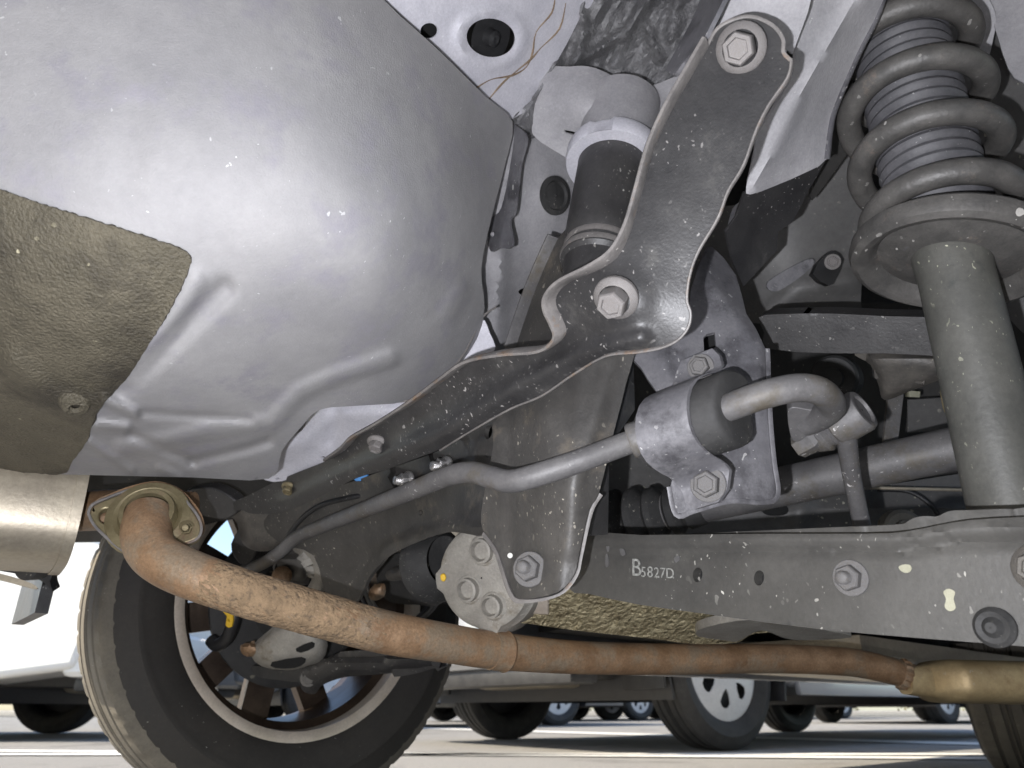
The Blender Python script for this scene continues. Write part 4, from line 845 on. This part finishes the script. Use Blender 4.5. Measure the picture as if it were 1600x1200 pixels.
# under covers further forward
def cpoly(name, pts, th, mt, parent):
    V = [CP(*p) for p in pts] + [CP(p[0], p[1], p[2] + th) for p in pts]; n = len(pts)
    F = [list(range(n))[::-1], [n + i for i in range(n)]] + [[i, (i + 1) % n, n + (i + 1) % n, n + i] for i in range(n)]
    me = mesh(name, V, F, 30); fixn(me); return link(name, me, mt, parent)
cpoly('under_cover', [(-.62, .75, .235), (-.1, .75, .235), (-.1, 2.1, .225), (-.62, 2.1, .225)], .03, M['muff'], car)
cpoly('sill_flange', [(-.74, .45, .225), (-.70, .45, .225), (-.70, 2.2, .225), (-.74, 2.2, .225)], .06, M['silver'], car)
cpoly('mud_flap', [(-.78, -.4, .26), (-.6, -.4, .26), (-.6, -.385, .26), (-.78, -.385, .26)], .2, M['plastic'], car)
cpoly('floor_pan', [(-.76, -.95, 1.0), (.84, -.95, 1.0), (.84, 3.3, 1.0), (-.76, 3.3, 1.0)], .02, M['dark'], car)
cpoly('quarter_panel', [(-.79, -1.05, .52), (-.77, -1.05, .52), (-.77, -.36, .55), (-.79, -.36, .55)], .5, M['silver'], car)
cpoly('arch_liner', [(-.79, -.36, .66), (-.55, -.36, .66), (-.55, .36, .66), (-.79, .36, .66)], .36, M['dark'], car)
for wa, wb_, za in ((-.40, -.32, .57), (-.32, -.26, .60), (-.26, -.18, .64)):
    cpoly('arch_liner', [(-.785, wa, za), (-.50, wa, za), (-.50, wb_, za), (-.785, wb_, za)], .5, M['dark'], car)
cpoly('arch_liner', [(-.79, .36, .40), (-.62, .36, .40), (-.62, .42, .34), (-.79, .42, .34)], .6, M['dark'], car)
cpoly('side_sill', [(-.79, .42, .25), (-.74, .42, .25), (-.74, 2.2, .25), (-.79, 2.2, .25)], .8, M['silver'], car)
cpoly('arch_liner', [(.55, -.36, .68), (.84, -.36, .68), (.84, .36, .68), (.55, .36, .68)], .3, M['dark'], car)
cpoly('front_floor', [(-.70, .55, .30), (.80, .55, .30), (.80, 1.9, .30), (-.70, 1.9, .30)], .04, M['dark'], car)
cpoly('rear_bumper', [(-.79, -1.06, .31), (.88, -1.06, .31), (.88, -.98, .31), (-.79, -.98, .31)], .75, M['silver'], car)
cpoly('side_sill', [(.80, .42, .24), (.85, .42, .24), (.85, 2.2, .24), (.80, 2.2, .24)], .8, M['silver'], car)
cpoly('quarter_panel', [(.86, -1.05, .30), (.88, -1.05, .30), (.88, -.36, .36), (.86, -.36, .36)], .7, M['silver'], car)
cpoly('front_bumper', [(-.76, 3.2, .24), (.84, 3.2, .24), (.84, 3.3, .24), (-.76, 3.3, .24)], .8, M['silver'], car)
cpoly('roof', [(-.62, -.8, 1.5), (.72, -.8, 1.5), (.72, 1.9, 1.5), (-.62, 1.9, 1.5)], .04, M['silver'], car)

# ------------------------------------------------------------------ other cars
ME_T2 = make_tyre('tyre', .31, .205, .185, 72, False); ME_T2.materials.append(M['rubber'])
def cover_mesh():
    b = lathe_mesh('wheel_cover', [(-.085, .207), (-.090, .2), (-.075, .19), (-.085, .12), (-.092, .05), (-.094, .001)], 48); return b
def plate_with_holes(name, r, z, nh):
    """a domed wheel cover with real window openings"""
    pts = []; edges = []
    def add(loop):
        b = len(pts); pts.extend(Vector(p) for p in loop); edges.extend((b + i, b + (i + 1) % len(loop)) for i in range(len(loop)))
    oc = ell(0, 0, r, r, 48); add(oc); hl = []
    for k in range(nh):
        a = 2 * math.pi * k / nh; hp = []
        for rr, da in ((.082, 0), (.105, .17), (.14, .22), (.155, .12), (.158, 0), (.155, -.12), (.14, -.22), (.105, -.17)): hp.append((rr * math.cos(a + da), rr * math.sin(a + da)))
        hl.append(hp); add(hp)
    for rr, n in ((.03, 10), (.06, 18), (.17, 36)):
        for i in range(n): pts.append(Vector((rr * math.cos(i * 2 * math.pi / n), rr * math.sin(i * 2 * math.pi / n))))
    co, _, fa, _, _, _ = delaunay_2d_cdt(pts, edges, [], 0, 1e-5)
    tri = [list(f) for f in fa if not any(inside(sum((co[i] for i in f), Vector((0, 0))) / len(f), h) for h in hl)]
    hz = lambda c: z - .022 * math.cos(min(c.length / r, 1) * 1.5)
    V = [(c.x, c.y, hz(c)) for c in co]; n = len(V); V += [(x, y, q + .004) for x, y, q in V]
    e = {}
    for f in tri:
        for a, b in zip(f, f[1:] + f[:1]): e[(a, b)] = 1
    F = tri + [[i + n for i in f[::-1]] for f in tri] + [[b, a, a + n, b + n] for a, b in e if (b, a) not in e]
    me = mesh(name, V, F, 40); fixn(me); return me
ME_COVER = plate_with_holes('wheel_cover', .205, -.068, 7); ME_COVER.materials.append(M['cover'])
ME_DISH = lathe_mesh('wheel_disc', [(.06, .207), (.05, .19), (-.05, .18), (-.04, .10), (-.02, .08), (-.02, .001)], 40); ME_DISH.materials.append(M['plastic'])
def prism(name, prof, y0, y1, mt, parent, m, bev=.03, seg=3, tap=None):
    n = len(prof); V = []
    for y in (y0, y1):
        for x, z in prof:
            V.append((x, y * (tap(z) if tap else 1), z))
    F = [list(range(n)), [n + i for i in range(n)][::-1]] + [[i, n + i, n + (i + 1) % n, (i + 1) % n] for i in range(n)]
    me = mesh(name, V, F, 40); fixn(me); o = link(name, me, mt, parent, m)
    if bev:
        md_ = o.modifiers.new('bevel', 'BEVEL'); md_.width = bev; md_.segments = seg; md_.limit_method = 'ANGLE'; md_.angle_limit = R(40)
    return o
def other_car(label, paint, axle, heading, wb=2.6, tr=.74, length=4.3, ro=.78, wagon=True, detail=2, flap=False, group=None, lamps=True):
    """axle: ground point under the centre of the rear axle; local +x is forward, +y is left"""
    e = empty('parked_car', Vector((axle[0], axle[1], 0)), R(90) - heading)
    tag(e, label, 'car', group); m = WM[e.name]; HW = .86
    def arch(cx, n=12): return [(cx + .37 * math.cos(math.pi - math.pi * i / n) * -1 * -1, .30 + .37 * math.sin(math.pi * i / n)) for i in range(n + 1)]
    x0, x1 = -ro, length - ro
    low = [(x0 + .05, .34), (-.39, .27)] + [(-.37 * math.cos(math.pi * i / 12), .30 + .37 * math.sin(math.pi * i / 12)) for i in range(13)] + [(.39, .24), (wb - .39, .24)] + \
          [(wb - .37 * math.cos(math.pi * i / 12), .30 + .37 * math.sin(math.pi * i / 12)) for i in range(13)] + [(wb + .39, .26), (x1 - .05, .30)]
    top = [(x1, .55), (x1 - .08, .74), (x1 - .9, .92), (x0 + .02, .98), (x0, .60)]
    body = prism('body', low + top, -HW, HW, paint, e, m, .05, 3)
    # floor pieces that close the arches to the inside
    if detail:
        link('floor_pan', box_mesh('floor_pan', (x0 + .1, -.56, .26), (x1 - .15, .56, .70), .02), M['dark'], e, m)
    for cx in (0, wb):
        V = []; F = []
        for i in range(15):
            a = math.pi * (i - 1.2) / 11.6
            for rr in (.358, .368):
                for yy in (-HW + .012, HW - .012): V.append((cx + rr * math.cos(a), yy, .30 + rr * math.sin(a)))
        for i in range(14):
            b = i * 4
            F += [[b, b + 1, b + 5, b + 4], [b + 2, b + 6, b + 7, b + 3], [b, b + 4, b + 6, b + 2], [b + 1, b + 3, b + 7, b + 5]]
        me = mesh('arch_liner', V, F); fixn(me); link('arch_liner', me, M['plastic'], e, m)
    xr = x0 + .08 if wagon else x0 + .75
    cab = [(x1 - 1.25, .91), (x1 - 2.05, 1.42), (xr + .35, 1.46), (xr, .97)]
    prism('cabin', cab, -HW * .93, HW * .93, paint, e, m, .05, 3, tap=lambda z: 1 - (z - .9) * .28)
    if detail:
        for sgn in (-1, 1):
            for k in range(2):
                xa, xb = (x1 - 1.62, x1 - 2.5) if k == 0 else (x1 - 2.58, xr + .42)
                pr = [(xa, 1.0), (xa - (.45 if k == 0 else .02), 1.36), (xb + .02, 1.38), (xb, 1.0)]
                V = []
                for off in (.002, -.012):
                    for x, z in pr: V.append((x, sgn * (HW * .93 * (1 - (z - .9) * .28) + off), z))
                F = [[0, 1, 2, 3], [7, 6, 5, 4]] + [[i, 4 + i, 4 + (i + 1) % 4, (i + 1) % 4] for i in range(4)]
                me = mesh('window', V, F); fixn(me); link('window', me, M['glass'], e, m)
            link('sill_moulding', box_mesh('sill_moulding', (.42, sgn * HW - .02, .205), (wb - .42, sgn * HW + .012, .30), .012), paint if paint != M['white'] else M['white'], e, m)
            if lamps: link('tail_lamp', box_mesh('tail_lamp', (x0 - .012, sgn * .70 - .1, .70), (x0 + .05, sgn * .70 + .1, .92), .015), M['lamp'], e, m)
            for xa, xb in ((.47, wb / 2), (wb / 2 + .012, wb - .50)):
                pr = [(xa + .12, .34), (xb - .06, .34), (xb, .38), (xb, .88), (xa, .88), (xa, .62), (xa + .04, .42)]
                V = []
                for off in (.005, -.02):
                    for x, z in pr: V.append((x, sgn * (HW + off), z))
                n = len(pr); F = [list(range(n)), [n + i for i in range(n)][::-1]] + [[i, n + i, n + (i + 1) % n, (i + 1) % n] for i in range(n)]
                me = mesh('door', V, F); fixn(me); o = link('door', me, paint, e, m)
                link('door_gap', tube_mesh('door_gap', [Vector((x, sgn * (HW + .004), z)) for x, z in pr + pr[:1]], .004, 6), M['plastic'], o, m)
        link('rear_bumper', box_mesh('rear_bumper', (x0 - .09, -HW + .02, .30), (x0 + .14, HW - .02, .60), .06, 3), paint, e, m)
        link('bumper_valance', box_mesh('bumper_valance', (x0 - .04, -HW + .12, .235), (x0 + .10, HW - .12, .31), .02, 2), M['plastic'], e, m)
        link('rear_axle', box_mesh('rear_axle', (-.05, -.60, .20), (.05, .60, .30), .02), M['dark'], e, m)
        link('muffler', box_mesh('muffler', (x0 + .2, -.35, .235), (x0 + .42, .3, .38), .06, 3), M['muff'], e, m)
        link('exhaust_pipe', tube_mesh('exhaust_pipe', [m_ for m_ in (Vector((x0 + .4, .1, .30)), Vector((.3, .12, .24)), Vector((1.6, .12, .24)))], .025, 12), M['rust'], e, m)
    for cx in (0, wb):
        for sgn in (-1, 1):
            mm = m @ Matrix.Translation((cx, sgn * tr, .305)) @ Matrix.Rotation(R(90) * sgn, 4, 'X')
            mm = m @ Matrix.Translation((cx, sgn * tr, .31)) @ Vector((0, -sgn, 0)).to_track_quat('Z', 'Y').to_matrix().to_4x4() @ Matrix.Rotation(.35 + cx, 4, 'Z')
            t = link('wheel', ME_T2, None, e, mm); link('wheel_disc', ME_DISH, None, t, mm); link('wheel_cover', ME_COVER, None, t, mm)
    if flap:
        for sgn in (-1, 1): link('mud_flap', box_mesh('mud_flap', (-.42, sgn * .76 - .11, .22), (-.405, sgn * .76 + .11, .42), .006), M['rubber'], e, m)
    return e
h2 = R(54); F2 = Vector((math.sin(h2), math.cos(h2), 0)); R2 = Vector((math.cos(h2), -math.sin(h2), 0))
rrw = Vector((.825, 3.28, 0)); ax2 = rrw - R2 * .74
other_car('silver parked car with silver wheel covers, seen under the exhaust pipe', M['silver'], ax2, h2, ro=.72, flap=True)
# white car at the far left, its rear corner beside the near tyre
h3 = R(270)
other_car('white parked car at the far left, its rear corner showing beside the near tyre', M['white'], (-3.18, 4.86), h3, ro=.99, lamps=False)
other_car('dark grey parked car seen through the spokes of the near wheel', M['greycar'], (-2.1, 7.4), R(54), ro=.8)
for lab, pt, x, dist, hd in (('grey parked car in the far row, left of the silver car', 'greycar', 735, 11.5, 54), ('blue parked car in the far row, behind the silver car bumper', 'bluecar', 905, 13.5, 54),
                             ('bronze parked car in the far row, behind the silver car wheel', 'redcar', 1130, 15, 54), ('white parked car in the far row, beyond the silver car sill', 'white', 1380, 11, 54), ('pale silver car in the far row at the right, beside the front tyre', 'silver', 1560, 12, 54)):
    u = U(x, 1120); az = math.atan2(u.x, u.y)
    other_car(lab, M[pt], (dist * math.sin(az), dist * math.cos(az)), R(hd), detail=1, group='cars parked in the far row')

# ------------------------------------------------------------------ ground
def plane(name, pts, z, mt, kind=None, lab=None, cat=None):
    me = mesh(name, [(x, y, z) for x, y in pts], [list(range(len(pts)))], smooth=False); o = link(name, me, mt)
    if kind: o['kind'] = kind
    return tag(o, lab, cat)
plane('ground', [(-600, -600), (600, -600), (600, 600), (-600, 600)], 0, M['asphalt'], 'structure')
def gl(px, py):
    u = U(px, py); t = -CAM.z / u.z; return CAM + u * t
def stripe(p, q, wd, mt, name, lab):
    d = (q - p).normalized(); n = Vector((-d.y, d.x, 0)) * wd / 2; p = p - d * 3; q = q + d * 3
    return plane(name, [(p - n).xy, (q - n).xy, (q + n).xy, (p + n).xy], .004, mt, 'structure')
stripe(gl(700, 1180), gl(1480, 1186), .14, M['line'], 'parking_line', None)
stripe(gl(850, 1144), gl(1480, 1162), .30, M['line'], 'parking_line', None)
stripe(gl(0, 1180), gl(230, 1180), .12, M['line'], 'parking_line', None)
# kerb and shrubs at the end of the lot
kb = box_mesh('kerb', (-40, 19, 0), (40, 19.2, .13), .02); tag(link('kerb', kb, M['kerb']), kind='structure')
ORD = 'first second third fourth fifth sixth seventh eighth ninth tenth eleventh'.split()
def leafm(seed, h, wd):
    r = random.Random(seed); V = []; F = []
    for i in range(900):
        a = r.uniform(0, 6.283); q = r.random() ** .5; z = .1 + r.random() ** .8 * h
        rad = wd * q * (1 - .55 * (z / h - .45) ** 2) * (1 + .25 * math.sin(a * 3 + z * 5))
        c = Vector((rad * math.cos(a), rad * math.sin(a), z)); d = Vector((r.gauss(0, 1), r.gauss(0, 1), r.gauss(0, 1))).normalized() * r.uniform(.04, .08); e_ = d.orthogonal() * .5
        b = len(V); V += [c - d, c + e_, c + d, c - e_]; F.append([b, b + 1, b + 2, b + 3])
    return mesh('crown', V, F, smooth=False)
for i, (x, y) in enumerate([(-9, 21), (-6.6, 21.4), (-4.3, 20.8), (-1.6, 21.3), (.7, 20.9), (3.1, 21.4), (5.8, 21), (8.4, 21.3), (11, 20.9), (13.6, 21.4), (16.4, 21)]):
    e = empty('shrub', Vector((x, y, 0)), i)
    tag(e, 'tan leafed round shrub beyond the far kerb, ' + ORD[i] + ' from the left end', 'shrub', 'shrubs beyond the far kerb')
    m = WM[e.name]; link('crown', leafm(i % 3, 1.3 + .2 * (i % 3), .95), M['leaf'], e, m)
    link('trunk', tube_mesh('trunk', [Vector((0, 0, 0)), Vector((.03, .02, .4)), Vector((0, .05, .9))], [.05, .04, .015], 8), M['twig'], e, m)
